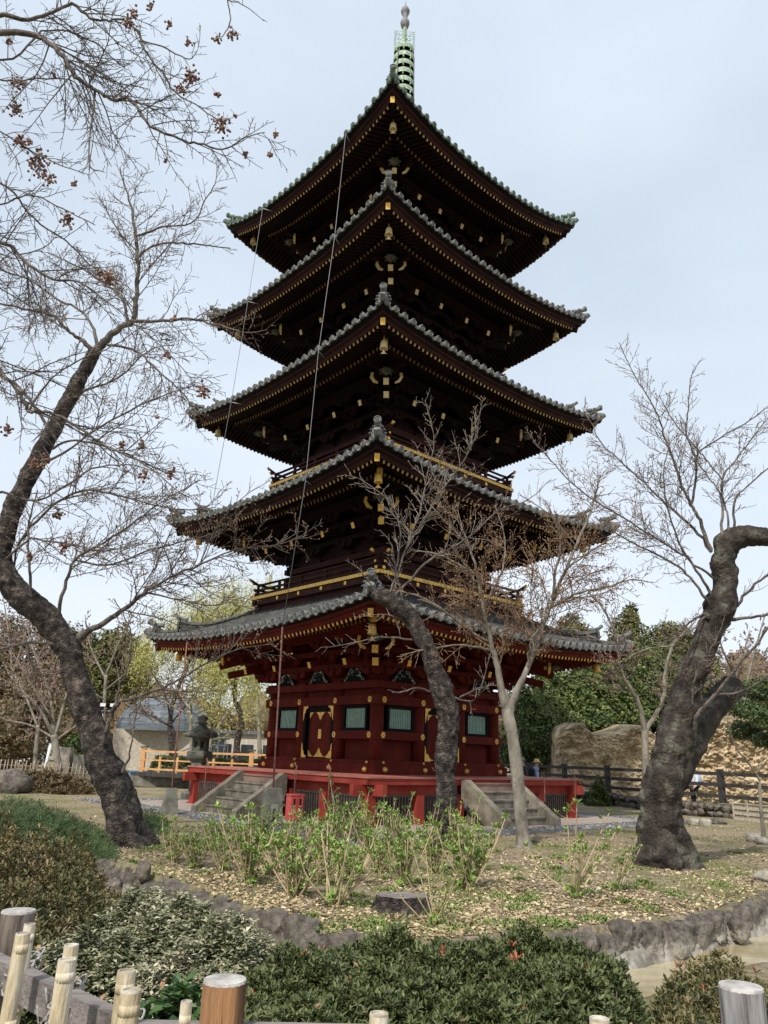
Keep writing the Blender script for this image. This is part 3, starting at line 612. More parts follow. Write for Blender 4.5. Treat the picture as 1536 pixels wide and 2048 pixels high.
# balconies of storeys two to five
for i in range(2, 6):
    hb, zb = BAL[i]; bal = thing('balcony', None, None); bal.parent = PAG
    f = FMB()
    f.beam(P3(-hb + .08, hb - .08, zb - .22), P3(hb - .08, hb - .08, zb - .22), .14, .16); f.beam(P3(-hb - .12, hb - .30, zb - .24), P3(hb + .12, hb - .30, zb - .24), .16, .16)
    f.beam(P3(-hb + .2, hb - .22, zb - .42), P3(hb - .22, hb - .22, zb - .42), .10, .34)
    f.box(P3(0, hb / 2 + .6, zb - .02), (2 * hb - .02, hb - 1.2, .05))
    f.four(); f.build('balcony_floor', M['darkred'], bal)
    f = FMB(); nb = int(2 * hb / .115)
    for e in range(nb): f.box(P3(-hb + (e + .5) * 2 * hb / nb, hb - .02, zb - .055), (2 * hb / nb - .012, .10, .10))
    f.four(); f.build('gilded_board_ends', M['gold'], bal)
    f = FMB()
    for e in range(6): f.box(P3(-hb + .35 + e * (2 * hb - .7) / 5, hb - .06, zb - .19), (.10, .12, .10))
    f.four(); f.build('gilded_joist_end', M['gold'], bal)
    f = FMB(); r0 = hb - .14
    f.beam(P3(-r0 - .16, r0, zb + .07), P3(r0 + .16, r0, zb + .07), .10, .09, 0, 1, (0, 0, 1), 1)
    f.beam(P3(-r0 - .20, r0, zb + .24), P3(r0 + .20, r0, zb + .24), .07, .06, 0, 1, (0, 0, 1), 1)
    xs_ = np.linspace(-1, 1, 21); f.tube([P3(x_ * (r0 + .34), r0, zb + .40 + .14 * max(0, (abs(x_) - .86) / .14) ** 1.5) for x_ in xs_], .040, 8, 0)
    for sg in (-1, 1): f.tube([P3(sg * (r0 + .28), r0, zb + .40 + .14 * .63), P3(sg * (r0 + .36), r0, zb + .56)], .046, 8, 1)
    for e in range(6):
        u = -r0 + e * 2 * r0 / 5; f.box(P3(u + .001, r0, zb + .165), (.085, .085, .12)); f.box(P3(u, r0, zb + .32), (.07, .07, .12))
    f.four(); f.build('balcony_railing', [M['darkred'], M['gold']], bal)

# spire
sp = thing('spire', None, None); sp.parent = PAG; sp.location = (0, 0, 24.4)
def zs(z): return z - 24.4
g = MB(); g.box((0, 0, zs(24.75)), (1.25, 1.25, .7)); g.box((0, 0, zs(25.13)), (1.4, 1.4, .08)); g.build('dew_basin', M['copper'], sp)
g = MB(); g.lathe([(.5, zs(25.17)), (.5, zs(25.35)), (.38, zs(25.6)), (.15, zs(25.72)), (.35, zs(25.85)), (.42, zs(25.95)), (.1, zs(25.97))], (0, 0, 0), 20); g.build('inverted_bowl', M['copper'], sp)
g = MB(); g.tube([(0, 0, zs(25.5)), (0, 0, zs(29.9)), (0, 0, zs(31.2)), (0, 0, zs(32.0))], [.14, .12, .085, .06], 12); g.build('shaft', M['copper'], sp)
for e in range(9):
    z = 26.18 + e * .456; r = .50 - e * .010; g = MB()
    hp = [(r, zs(z - .115)), (r + .012, zs(z)), (r, zs(z + .115)), (r - .04, zs(z + .115)), (r - .04, zs(z - .115)), (r, zs(z - .115))]
    g.lathe(hp, (0, 0, 0), 28, 0, False); g.lathe([(.19, zs(z - .10)), (.21, zs(z)), (.19, zs(z + .10))], (0, 0, 0), 14)
    for s_ in range(8):
        an = s_ * math.pi / 4; ca, sa = math.cos(an), math.sin(an)
        g.beam((.15 * ca, .15 * sa, zs(z)), ((r - .02) * ca, (r - .02) * sa, zs(z)), .05, .07)
        g.lathe([(.012, .0), (.02, -.03), (.035, -.10), (.04, -.13)], ((r - .02) * ca, (r - .02) * sa, zs(z - .10)), 6)
    g.build('spire_ring', M['copper'], sp)
g = MB()
for s_ in range(4):
    an = s_ * math.pi / 2 + .3; g.tube([(.53 * math.cos(an), .53 * math.sin(an), zs(25.95)), (.50 * math.cos(an), .50 * math.sin(an), zs(29.3)), (.36 * math.cos(an), .36 * math.sin(an), zs(29.75)), (.12 * math.cos(an), .12 * math.sin(an), zs(29.95))], .018, 5); g.build('stay_rod', M['spiregrey'], sp); g = MB()
for s_ in range(4):    # openwork water-flame fins
    an = rad(45) * 0 + s_ * math.pi / 2 - rad(38); ca, sa = math.cos(an), math.sin(an); g = MB()
    Q = lambda r, z: np.array([r * ca, r * sa, zs(z)])
    g.tube([Q(.30 + .13 * math.sin(t * 3) * .5, 29.95 + t * 1.05) for t in np.linspace(0, 1, 10)], .014, 5)
    for b in range(4):
        cz = 30.07 + b * .25; g.tube([Q(.22 + (.02 + .085 * (1 - t / 7.5)) * math.cos(t + 2.6), cz + (.02 + .085 * (1 - t / 7.5)) * math.sin(t + 2.6)) for t in np.linspace(0, 5.6, 14)], .014, 5)
    for b in range(12):
        z = 29.93 + b * .092; g.tube([Q(.32 + .06 * math.sin(b * .3), z), Q(.42, z + .03), Q(.45 + .02 * (b % 2), z + .11)], [.015, .012, .004], 4)
    for b in range(4): g.tube([Q(.12 + b * .07, 30.95), Q(.13 + b * .08, 31.06 - b * .012)], [.012, .004], 4)
    g.build('water_flame', M['copper'], sp)
g = MB(); g.lathe([(.05, zs(31.15)), (.15, zs(31.22)), (.20, zs(31.42)), (.19, zs(31.52)), (.11, zs(31.66)), (.10, zs(31.74)), (.12, zs(31.9)), (.12, zs(31.93)), (.17, zs(32.0)), (.195, zs(32.12)), (.15, zs(32.26)), (.05, zs(32.38)), (.035, zs(32.46)), (.004, zs(32.72))], (0, 0, 0), 18)
g.build('jewel_finial', M['spiregrey'], sp)

# platform
DK = 4.28; ZD = 1.105
pf = thing('platform', None, None); pf.parent = PAG
f = FMB(); f.add([P3(-DK, DK, ZD), P3(DK, DK, ZD), P3(2.5, 2.5, ZD), P3(-2.5, 2.5, ZD), P3(-DK, DK, ZD - .045), P3(DK, DK, ZD - .045), P3(DK - .02, DK - .02, ZD - .045), P3(-DK + .02, DK - .02, ZD - .045)], [[0, 1, 2, 3], [4, 5, 1, 0], [7, 6, 5, 4]]); f.four(); f.build('deck_floor', M['deck'], pf)
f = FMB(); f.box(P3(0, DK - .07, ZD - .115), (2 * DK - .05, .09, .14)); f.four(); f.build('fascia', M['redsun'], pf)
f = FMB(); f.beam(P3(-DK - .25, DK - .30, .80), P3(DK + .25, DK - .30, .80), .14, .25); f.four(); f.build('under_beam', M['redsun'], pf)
pu = (-4.05, -2.45, -.98, .98, 2.45)
for k in range(4):
    for u in pu:
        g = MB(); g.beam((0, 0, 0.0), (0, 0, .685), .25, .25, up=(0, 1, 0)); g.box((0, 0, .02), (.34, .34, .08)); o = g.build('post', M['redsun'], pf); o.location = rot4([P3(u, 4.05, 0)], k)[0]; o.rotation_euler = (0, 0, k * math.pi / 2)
    for u0, u1 in ((-4.05, -2.45), (-2.45, -.98), (.98, 2.45), (2.45, 4.05)):
        g = MB(); x0, x1 = u0 + .14, u1 - .14; n = int((x1 - x0) / .098)
        for e in range(n): g.box(rot4([P3(x0 + (e + .5) * (x1 - x0) / n, 4.02, .37)], k)[0], (.052, .06, .60), k * math.pi / 2)
        for zz in (.04, .655): g.box(rot4([P3((x0 + x1) / 2, 4.02, zz)], k)[0], (x1 - x0, .08, .05), k * math.pi / 2)
        g.box(rot4([P3((x0 + x1) / 2, 3.93, .34)], k)[0], (x1 - x0, .02, .66), k * math.pi / 2)
        g.build('lattice_panel', M['lattice'], pf)
# paving and gravel around the platform, stacked sheets
def ring(name, d0, d1, z, m, kind='structure'):
    f = FMB(); f.add([P3(-d1, d1, z), P3(d1, d1, z), P3(d0, d0, z), P3(-d0, d0, z)], [[0, 1, 2, 3]]); f.four(); o = f.build(name, m); o.location = PAG.location; o.rotation_euler = PAG.rotation_euler; return tag(o, kind=kind)
ring('pavement', 3.85, 5.72, .004, M['slab']); ring('gravel_strip', 5.74, 6.85, .004, M['gravel'])
g = MB(); P = NP.uniform(-6.85, 6.85, (9000, 2)); dd = np.abs(P).max(1); P = P[(dd > 5.72)]; 
th = PAG.rotation_euler[2]; ct_, st_ = math.cos(th), math.sin(th)
OCT = np.array([(1, 0, 0), (0, 1, 0), (-1, 0, 0), (0, -1, 0), (0, 0, 1)], float); OCTF = np.array([(0, 1, 4), (1, 2, 4), (2, 3, 4), (3, 0, 4)])
def scatter(g, base, faces, pos, S, mati=0, rand_rot=True, rotz=None, normals=None):
    """instances of a small template (n,3) at pos (k,3) with scales S (k,) or (k,3)"""
    k = len(pos); n = len(base); S = np.asarray(S, float); S = S[:, None] if S.ndim == 1 else S
    B = base[None] * S[:, None, :] if S.shape[1] == 3 else base[None] * S[:, :, None]
    a = NP.uniform(0, 2 * math.pi, k) if rotz is None else rotz; c, s_ = np.cos(a)[:, None], np.sin(a)[:, None]
    X_ = B[..., 0] * c - B[..., 1] * s_; Y_ = B[..., 0] * s_ + B[..., 1] * c
    V = np.stack([X_, Y_, B[..., 2]], -1)
    if normals is not None:   # tilt z to the normal
        nn = normals / np.linalg.norm(normals, axis=1, keepdims=True); ref = np.where(np.abs(nn[:, 2:3]) > .95, np.array([[1., 0, 0]]), np.array([[0, 0, 1.]]))
        tx = np.cross(ref, nn); tx /= np.linalg.norm(tx, axis=1, keepdims=True); ty = np.cross(nn, tx)
        V = V[..., 0:1] * tx[:, None] + V[..., 1:2] * ty[:, None] + V[..., 2:3] * nn[:, None]
    V = V + pos[:, None]
    F = (np.asarray(faces)[None] + (np.arange(k) * n)[:, None, None]).reshape(-1, np.asarray(faces).shape[1])
    g.add(V.reshape(-1, 3), [F], mati, False)
W = np.stack([P[:, 0] * ct_ - P[:, 1] * st_ + .186, P[:, 0] * st_ + P[:, 1] * ct_ + 25, np.full(len(P), .004)], 1)
W = W[W[:, 1] < 27]
scatter(g, OCT, OCTF, W, NP.uniform(.02, .05, (len(W), 1)) * np.array([[1, .8, .6]]))
tag(g.build('gravel_pebbles', mat('pebble', (.06, .062, .068), (.30, .29, .285), 1, .8, island=True)), kind='stuff')

def TPv(o):      # put a top-level thing into the pagoda's frame
    o.location = PAG.location; o.rotation_euler = PAG.rotation_euler; return o
# stone stairs
def stairs(k, label):
    t = TPv(thing('stone_stairs', label, 'stairs', group='stairs up to the platform'))
    n = 5; d1 = 5.46; zt = .985
    for s_ in range(n):
        g = MB(); h = zt / n; dF = d1 - s_ * .27; zz = h * (s_ + 1)
        c = rot4([P3(0, (dF + DK + .02) / 2, zz - h / 2)], k)[0]; g.box(c, (1.76, dF - DK - .02, h - .004), k * math.pi / 2)
        g.beam(rot4([P3(-.88, dF + .008, zz - .02)], k)[0], rot4([P3(.88, dF + .008, zz - .02)], k)[0], .03, .035)
        g.build('step', M['stonered'] if s_ == n - 1 else M['stone'], t)
    for sg in (-1, 1):
        g = MB(); pl = [(DK + .03, .60), (DK + .03, 1.03), (DK + .16, 1.06), (5.78, .16), (5.78, 0), (5.10, 0)]
        p0 = rot4([P3(sg * .89, 0, 0)], k)[0]; ou = rot4([[0, -1, 0]], k)[0]; ax = rot4([[1, 0, 0]], k)[0]
        nn = np.cross(ou, (0, 0, 1)); sgn = 1 if np.dot(nn, ax) * sg > 0 else -1
        g.prism(pl if sgn > 0 else pl[::-1], p0, ou, (0, 0, 1), .22 * sgn); g.build('side_slab', M['stone'], t)
    return t
stairs(0, 'stone steps with sloping side slabs rising to the platform behind the slender pale tree')
stairs(3, 'stone steps with sloping side slabs beside the red hydrant box, at the platform')

# wind bells
BM = {}
def bell(i, k, label):
    t = TPv(thing('wind_bell', label, 'bell', group='wind bells under the roof corners'))
    h = A_[i] - .52; z = ZM[i] + LF[i] - .12; c = rot4([[h, -h, z]], k)[0]; m = M['gold'] if i < 3 else M['goldpale']
    g = MB(); g.tube([c + np.array([0, 0, .16]), c + np.array([0, 0, -.02])], .012, 5)
    g.lathe([(.02, 0), (.06, -.015), (.09, -.06), (.10, -.12), (.105, -.22), (.12, -.27), (.10, -.27), (.09, -.2)], c, 14); g.build('bell_body', m, t)
    g = MB(); g.tube([c + np.array([0, 0, -.18]), c + np.array([0, 0, -.34])], .008, 4)
    sd_ = rot4([[.7, .7, 0]], k)[0]; g.prism([(0, .05), (-.09, -.08), (-.04, -.05), (0, -.07), (.04, -.05), (.09, -.08)][::-1], c + np.array([0, 0, -.36]), sd_, (0, 0, 1), .008); g.build('wind_vane', m, t)
    for o in t.children: pass
ordn = {1: 'lowest', 2: 'second lowest', 3: 'middle', 4: 'second highest', 5: 'topmost'}
look = {1: 'shiny gilded bell', 2: 'brass bell', 3: 'dull brass bell', 4: 'pale weathered bell', 5: 'small pale bell'}
cor = {3: 'near', 0: 'right', 2: 'left'}
for i in range(1, 6):
    for k, nm in ((3, 'near'), (0, 'right'), (2, 'left')):
        # corner (h,-h) is the right corner, k=3 -> near, k=2 -> left
        bell(i, k, f'{look[i]} hanging under the {nm} corner of the {ordn[i]} roof')

# ------------------------------------------------------------------ things round the platform
def to_world(p): return np.array([p[0] * ct_ - p[1] * st_ + .186, p[0] * st_ + p[1] * ct_ + 25, p[2]])
def footing(px, py, w0, w1, h, label):
    p = gp(px, py); t = thing('conductor_footing', label, 'footing', tuple(p), rad(20), 'concrete footings')
    g = MB(); g.box((0, 0, h / 2), (w0, w0, h), 0, 0, w1 / w0); g.build('block', M['concrete'], t); return p
pL = footing(338, 1628, .42, .25, .62, 'tapered concrete block left of the platform holding a thin rusty rod')
pR = footing(541, 1652, .46, .34, .80, 'tapered concrete block beside the left stairs holding the pipe')
def pole_wire(name, p, h, pxs, label, rodtop):
    t = thing(name, label, 'lightning conductor', tuple(p))
    g = MB(); g.tube([(0, 0, .02 + h), np.array(rodtop) - p], .022, 8); g.build('rusty_pipe', M['rust'], t)
    g = MB(); g.tube([np.array(q) - p for q in pxs], .009, 5); g.build('wire', M['wire'], t)
    g = MB()
    for q in pxs[1:]:
        d = np.array([.186, 25, q[2]]) - q; d = d / np.linalg.norm(d); g.tube([q - p, q - p + d * .55], .014, 5)
    g.build('wire_bracket', M['steel'], t)
def eave_pt(i, u, k=3, out=.42): # a point just off the left-front eave (face k)
    a = A_[i]; return to_world(rot4([P3(u, a + out, ZM[i] + float(lift(i, u / a)) + .12)], k)[0])
def solve_u(i, px, py):   # find u on left-front eave seen at pixel px
    best = None
    for u in np.linspace(-5, 5, 401):
        q = eave_pt(i, u); r = ray(px, py); y = q[1]; x = r[0] * y / r[1]
        if best is None or abs(x - q[0]) < best[0]: best = (abs(x - q[0]), q)
    return best[1]
eR = [solve_u(1, 565, 1255), solve_u(2, 611, 970), solve_u(3, 636, 716), solve_u(4, 668, 490), solve_u(5, 690, 290)]
pole_wire('lightning_conductor', pR, .8, eR, 'rusty pipe and grey wire climbing the pagoda from the footing by the stairs', eR[0])
eL = [solve_u(1, 373, 1295), solve_u(3, 461, 815), solve_u(4, 495, 610), solve_u(5, 524, 432)]
pole_wire('lightning_conductor', pL, .62, eL, 'thin rusty rod and wire climbing past the left roof corners', eL[0])
for o in bpy.data.objects:
    if o.name.startswith('lightning_conductor'): o['group'] = 'lightning conductors'
# pale gauge post with dark clip in front of the footing
q = gp(546, 1668); t = thing('marker_post', 'slim pale post with two little slots standing in front of the pipe footing', 'post', tuple(q)); g = MB()
g.box((0, 0, .28), (.14, .08, .56)); g.build('post_body', M['palerock'], t); g = MB(); g.box((0, -.043, .43), (.05, .01, .1)); g.box((0, -.043, .27), (.05, .01, .1)); g.build('slot', M['black'], t)
# hydrant box
hb_ = gp(587, 1642); t = thing('hydrant_box', 'faded red two door hydrant box between the stairs and the platform lattice', 'hydrant box', tuple(hb_), rad(33))
g = MB(); g.box((0, 0, .30), (.34, .26, .56)); g.box((0, 0, .60), (.37, .29, .035)); g.box((0, 0, .012), (.30, .22, .02)); g.build('cabinet', M['box'], t)
for sg in (-1, 1):
    g = MB(); g.box((sg * .082, -.138, .30), (.155, .014, .52)); d = g.build('door', M['box'], t)
    g = MB(); g.box((sg * .082, -.147, .44), (.045, .006, .15)); g.box((sg * .082, -.149, .30), (.018, .012, .05)); g.build('dark_slot', M['black'], d)
    g = MB()     # white characters, too small to read: strokes
    for e in range(4):
        zc = .355 - e * .05
        g.box((sg * .082, -.1465, zc), (.04, .004, .007)); g.box((sg * .082, -.1470, zc - .018), (.034, .004, .007)); g.box((sg * .082, -.1475, zc - .009), (.008, .004, .034))
    g.build('lettering', M['white'], d)
# iron hook rods along the platform edge
def hook(k, u, label):
    t = TPv(thing('hook_rod', label, 'iron rod', group='iron hook rods on the platform edge')); g = MB(); o_ = lambda u_, d_, z_: rot4([P3(u_, d_, z_)], k)[0]
    g.tube([o_(u, DK - .08, .46), o_(u, DK + .06, .47), o_(u, DK + .10, .50), o_(u, DK + .10, 1.15), o_(u, DK + .07, 1.24), o_(u - .12, DK + .02, 1.27), o_(u - .17, DK + .01, 1.34)], .017, 7); g.build('bent_rod', M['rust'], t)
    g = MB(); g.box(o_(u, DK + .10, 1.04), (.05, .05, .05), k * math.pi / 2); g.build('clamp', M['rust'], t)
hook(3, 2.95, 'bent iron rod on the platform edge just left of the near corner')
hook(3, 1.55, 'bent iron rod on the platform edge right of the red hydrant box')
hook(3, -2.95, 'bent iron rod left of the left stairs on the platform edge')
hook(0, -2.0, 'bent iron rod on the platform edge beside the dark front trunk')
hook(0, 2.35, 'bent iron rod on the platform edge just right of the right stairs')
hook(0, 3.85, 'bent iron rod nearest the right end of the platform')

# stone lantern
q = at(400, 1500, 27.5); t = thing('stone_lantern', 'large dark stone lantern with a wide cap beyond the left end of the platform', 'stone lantern', (q[0], q[1], 0)); t.scale = (.88, .88, .86)
for nm, pr, k in (('base', [(.55, 0), (.55, .22), (.42, .30)], 6), ('shaft', [(.30, .30), (.27, .9), (.30, 1.35)], 10), ('fire_box_platform', [(.30, 1.35), (.46, 1.52), (.50, 1.62), (.50, 1.76), (.36, 1.80)], 6), ('cap', [(.38, 2.28), (.62, 2.32), (.66, 2.40), (.60, 2.52), (.34, 2.62), (.16, 2.74), (.14, 2.8)], 12), ('jewel', [(.14, 2.8), (.24, 2.86), (.13, 2.93), (.22, 3.02), (.20, 3.09), (.03, 3.18)], 12)):
    g = MB(); g.lathe(pr, (0, 0, 0), k, 0, k > 6); g.build(nm, M['lantern'], t)
g = MB()
for e in range(6):
    an = e * math.pi / 3 + .5; g.box((.27 * math.cos(an), .27 * math.sin(an), 2.04), (.10, .13, .48), an)
    g.box((.25 * math.cos(an + .52), .25 * math.sin(an + .52), 1.86), (.06, .2, .12), an + .52); g.box((.25 * math.cos(an + .52), .25 * math.sin(an + .52), 2.22), (.06, .2, .12), an + .52)
g.box((0, 0, 2.04), (.1, .1, .45)); g.build('fire_box', M['lantern'], t)

# orange bridge railing far left
A0 = at(283, 1546, 36); B0 = at(560, 1548, 33); A0[2] = 0; B0[2] = 0; t = thing('orange_bridge', 'orange wooden footbridge railing running behind the lantern to the platform', 'bridge', tuple(A0))
D = B0 - A0; Ln = np.linalg.norm(D); D /= Ln; zb_ = at(283, 1546, 36)[2]
for zz, hh in ((zb_ + .93, .08), (zb_ + .56, .06), (zb_ + .18, .08)):
    g = MB(); g.beam(np.array([0, 0, zz]) - D * .2, D * Ln + np.array([0, 0, zz]), .11, hh); g.build('rail', M['orange'], t)
g = MB(); g.beam(np.array([0, 0, zb_ - .02]), D * Ln + np.array([0, 0, zb_ - .02]), 1.2, .16); g.build('bridge_deck', M['darkfence'], t)
e = 0.0; n = 0
while e < Ln:
    g = MB(); big = n % 3 == 0; c = D * e; g.box(c + np.array([0, 0, zb_ + (.45 if big else .38)]), (.18 if big else .09, .18 if big else .09, 1.18 if big else .68)); o = g.build('post', M['orange'], t)
    if big: g = MB(); g.box(c + np.array([0, 0, zb_ + 1.10]), (.27, .27, .07)); g.build('post_cap', M['lantern'], o)
    e += .95; n += 1
g = MB(); g.box(D * 2 + np.array([0, .3, zb_ / 2 - .05]), (8, .3, zb_ + .02 - .12)); g.build('abutment', M['concrete'], t)

# blue trestle at the bridge foot
q = gp(275, 1560); t = thing('blue_trestle', 'small blue painted metal trestle lying at the foot of the orange bridge', 'trestle', tuple(q)); g = MB()
for a_, b_ in (((-.4, 0, .42), (.5, 0, .42)), ((-.4, 0, .42), (-.5, -.2, 0)), ((-.4, 0, .42), (-.3, .2, 0)), ((.5, 0, .42), (.6, -.2, 0)), ((.5, 0, .42), (.4, .2, 0)), ((-.45, 0, .2), (.52, 0, .2))): g.tube([a_, b_], .035, 6)
g.build('frame', M['bluepaint'], t)

# dark rail fence on its stone footing, right
FA = gp(1200, 1609); FB = gp(1480, 1640); dF = (FB - FA) / np.linalg.norm(FB - FA); F0 = FA - dF * 12; Ltot = np.linalg.norm(FB - FA) + 12 + 6
t = thing('rail_fence', 'charcoal three rail timber fence on a low stone footing to the right of the platform', 'fence', tuple(F0)); an_f = math.atan2(dF[1], dF[0])
zf = .50
for k, zz in enumerate((zf + .88, zf + .53, zf + .18)):
    g = MB(); g.beam(np.array([0, 0, zz]), dF * Ltot + np.array([0, 0, zz + .0]), .10, .115, up=(0, 0, 1)); g.build('rail', M['darkfence'], t)
e = .4
while e < Ltot:
    g = MB(); g.box(dF * e + np.array([0, 0, zf + .50]), (.17, .17, 1.06), an_f); g.build('post', M['darkfence'], t); e += 3.05
t2 = thing('stone_footing_wall', 'low wall of dark rounded stones carrying the charcoal rail fence', 'stone wall', tuple(F0), an_f)
g = MB(); g.box((Ltot / 2, .15, .20), (Ltot, .5, .44)); g.build('core', M['rock'], t2)
e = 5.0; k = 0
while e < Ltot - .2:
    for lv in range(2):
        wv = R_.uniform(.12, .24); rock('stone', (e + R_.uniform(-.1, .1), -.12 + R_.uniform(-.03, .03), .10 + lv * .22 + R_.uniform(-.03, .03)), (wv, .15, R_.uniform(.10, .15)), 50 + k * 1.3, M['rock'], t2, 3, .30, R_.uniform(-.2, .2), True, .9); k += 1
    e += .36
# bamboo mat box
q = gp(1498, 1643); q[1] -= .55; t = thing('bamboo_screen', 'low pale bamboo lattice screen in front of the fence footing at the right edge', 'screen', tuple(q), an_f)
g = MB(); g.box((0, .03, .26), (1.75, .03, .50)); g.build('mat_backing', M['bamboo'], t)
g = MB()
for e in range(30): g.box((-.86 + e * .0593, 0, .27), (.018, .02, .52))
for zz in (.04, .2, .36, .52): g.box((0, -.02, zz), (1.78, .025, .03))
for e in range(4): g.box((-.87 + e * .58, -.045, .28), (.035, .03, .56))
g.build('bamboo_slats', M['bambooend'], t)
# rocks
for k, (px, py, s3, mm, lb) in enumerate([(1390, 1650, (.17, .15, .11), 'palerock', 'pale rounded boulder touching the right of the big right trunk'), (1412, 1652, (.17, .14, .12), 'palerock', 'pale rounded boulder beside a dark one near the right trunk'), (1436, 1648, (.24, .16, .10), 'rock', 'dark low boulder right of the two pale boulders'),
        (1508, 1682, (.17, .13, .10), 'palerock', 'buff rock at the foot of the slender young tree, right edge'), (1524, 1686, (.12, .11, .08), 'palerock', 'smaller buff rock right against the young tree foot'), (6, 1585, (.75, .55, .50), 'rock', 'large dark boulder at the left edge of the photo'), (152, 1570, (.16, .15, .12), 'rock', 'small dark stone on the dry grass left of the leaning cherry'), (286, 1752, (.09, .08, .11), 'rock', 'grey standing stone at the left end of the pond edging'), (1544, 1760, (.22, .18, .08), 'palerock', 'flat pale stone slab at the right edge on the grass')]):
    q = gp(px, py); o = rock('boulder', (q[0], q[1], s3[2] * .55), s3, 90 + k * 2.7, M[mm]); tag(o, lb, 'rock')
# tree stump
q = gp(806, 1832); t = thing('tree_stump', 'broad weathered grey stump with broken sides among fallen leaves', 'stump', (q[0], q[1] + .28, 0)); t.scale = (.54, .54, .62)
g = MB(); k = 40; rings = []
for rr, zz in ((.52, -.02), (.45, .06), (.40, .15), (.385, .235), (.36, .25), (.2, .235), (.02, .225)):
    rings.append([((rr * (1 + .12 * mnoise.noise(Vector((math.cos(a) * 2, math.sin(a) * 2, zz * 3))) + (.05 * mnoise.noise(Vector((math.cos(a) * 9, math.sin(a) * 9, 1))))) * (1.12 if True else 1)) * math.cos(a) * 1.15, rr * .9 * math.sin(a), zz + (.03 * mnoise.noise(Vector((math.cos(a) * 5 * rr, math.sin(a) * 5 * rr, 3))) if zz > .1 else 0)) for a in np.arange(k) * 2 * math.pi / k])
V = np.array(rings).reshape(-1, 3); n = 7; i_ = np.arange(n - 1)[:, None] * k; j_ = np.arange(k)[None]; jn = (j_ + 1) % k; F = np.stack([i_ + j_, i_ + jn, i_ + k + jn, i_ + k + j_], -1).reshape(-1, 4)
g.add(V, [F[:3 * k]], 0, False); g.add(V, [F[3 * k:]], 1, False); g.build('stump_body', [M['bark'], M['rail']], t)

# ------------------------------------------------------------------ foreground bamboo fence
t = thing('bamboo_fence', 'weathered bamboo picket fence with grey rail and log posts along the path in front', 'fence', (0, 2.3, 0))
def fpole(px, py, r, zt_, name, ms, tilt=(0, 0), parent=t, k=18, z0=0.0, mt=None):
    """pole whose top centre is seen at px,py and is zt_ high"""
    p = gp(px, py, zt_); n = 12; r = r * (.86 if name == 'bamboo_picket' else .94)
    pts = [np.array([p[0] - tilt[0] * (1 - e), p[1] - tilt[1] * (1 - e), z0 + (zt_ - z0) * e]) - np.array([0, 2.3, 0]) for e in np.linspace(0, 1, n)]
    g = MB(); g.tube(pts, r, k, 0, True, False)
    g.lathe([(r, 0), (r * .96, .004), (r * .80, .004), (r * .76, -.012), (.001, -.014)] if name == 'bamboo_picket' else [(r, -.001), (r * .97, .006), (r * .5, .009), (.001, .008)], pts[-1], k, 1, False)
    if name == 'bamboo_picket':
        for zz in (.93, .55):
            c = pts[-1] - np.array([0, 0, (1 - zz) * .5]) ; g.lathe([(r, -.012), (r * 1.035, 0), (r, .012)], c, k, 0)
    g.build(name, ms, parent); return p
q1 = fpole(450, 1963, .058, 1.0, 'log_post', [M['logorange'], M['logtop']]); q2_ = fpole(1482, 1976, .060, 1.0, 'log_post', [M['logpale'], M['logtop']]); q3 = fpole(37, 1824, .060, 1.0, 'log_post', [M['logside'], M['logtop']])
for (px, py, r, zt_, ti) in [(46, 1869, .024, 1.03, (.03, 0)), (60, 1850, .0205, 1.02, (.02, 0)), (134, 1922, .026, 1.03, (.01, 0)), (143, 1892, .0235, 1.01, (0, 0)), (262, 1983, .027, 1.03, (0, 0)), (253, 1944, .026, 1.02, (0, 0)), (373, 2006, .016, .98, (0, 0)), (758, 2030, .0255, .985, (0, 0)), (1199, 2040, .027, .985, (0, 0))]:
    fpole(px, py, r, zt_, 'bamboo_picket', [M['bamboo'], M['bambooend']], ti)
off = np.array([0, 2.3, 0])
ra = gp(-120, 1885, .86) - off; rb = gp(255, 2075, .86) - off
g = MB(); g.beam(ra, rb, .045, .085); g.beam(rb + np.array([.02, -.03, -.0]), gp(1700, 2110, .85) - off, .045, .085); g.build('rail', M['rail'], t)
def lash(px, py, r, z):
    g = MB(); c = gp(px, py, z) - off
    for e in range(3):
        an = np.linspace(0, 2 * math.pi, 18); g.tube([c + np.array([(r + .010) * math.cos(a), (r + .016) * math.sin(a) + (.012 if e % 2 else -.006), .012 * e - .01 + (.035 * math.sin(a + e) if e < 2 else 0)]) for a in an], .0035, 5, 0)
    g.tube([c + np.array([r, -.02, 0]), c + np.array([r + .02, -.03, -.02]), c + np.array([r + .05, -.03, .0])], .003, 5); g.tube([c + np.array([-r, -.02, 0]), c + np.array([-r - .02, -.04, -.03]), c + np.array([-r - .03, -.04, .02])], .003, 5); g.build('rope_tie', M['rope'], t)
lash(36, 1955, .026, .86); lash(126, 2020, .027, .86); lash(140, 1985, .026, .88); lash(60, 1925, .024, .88); lash(252, 2060, .028, .86)

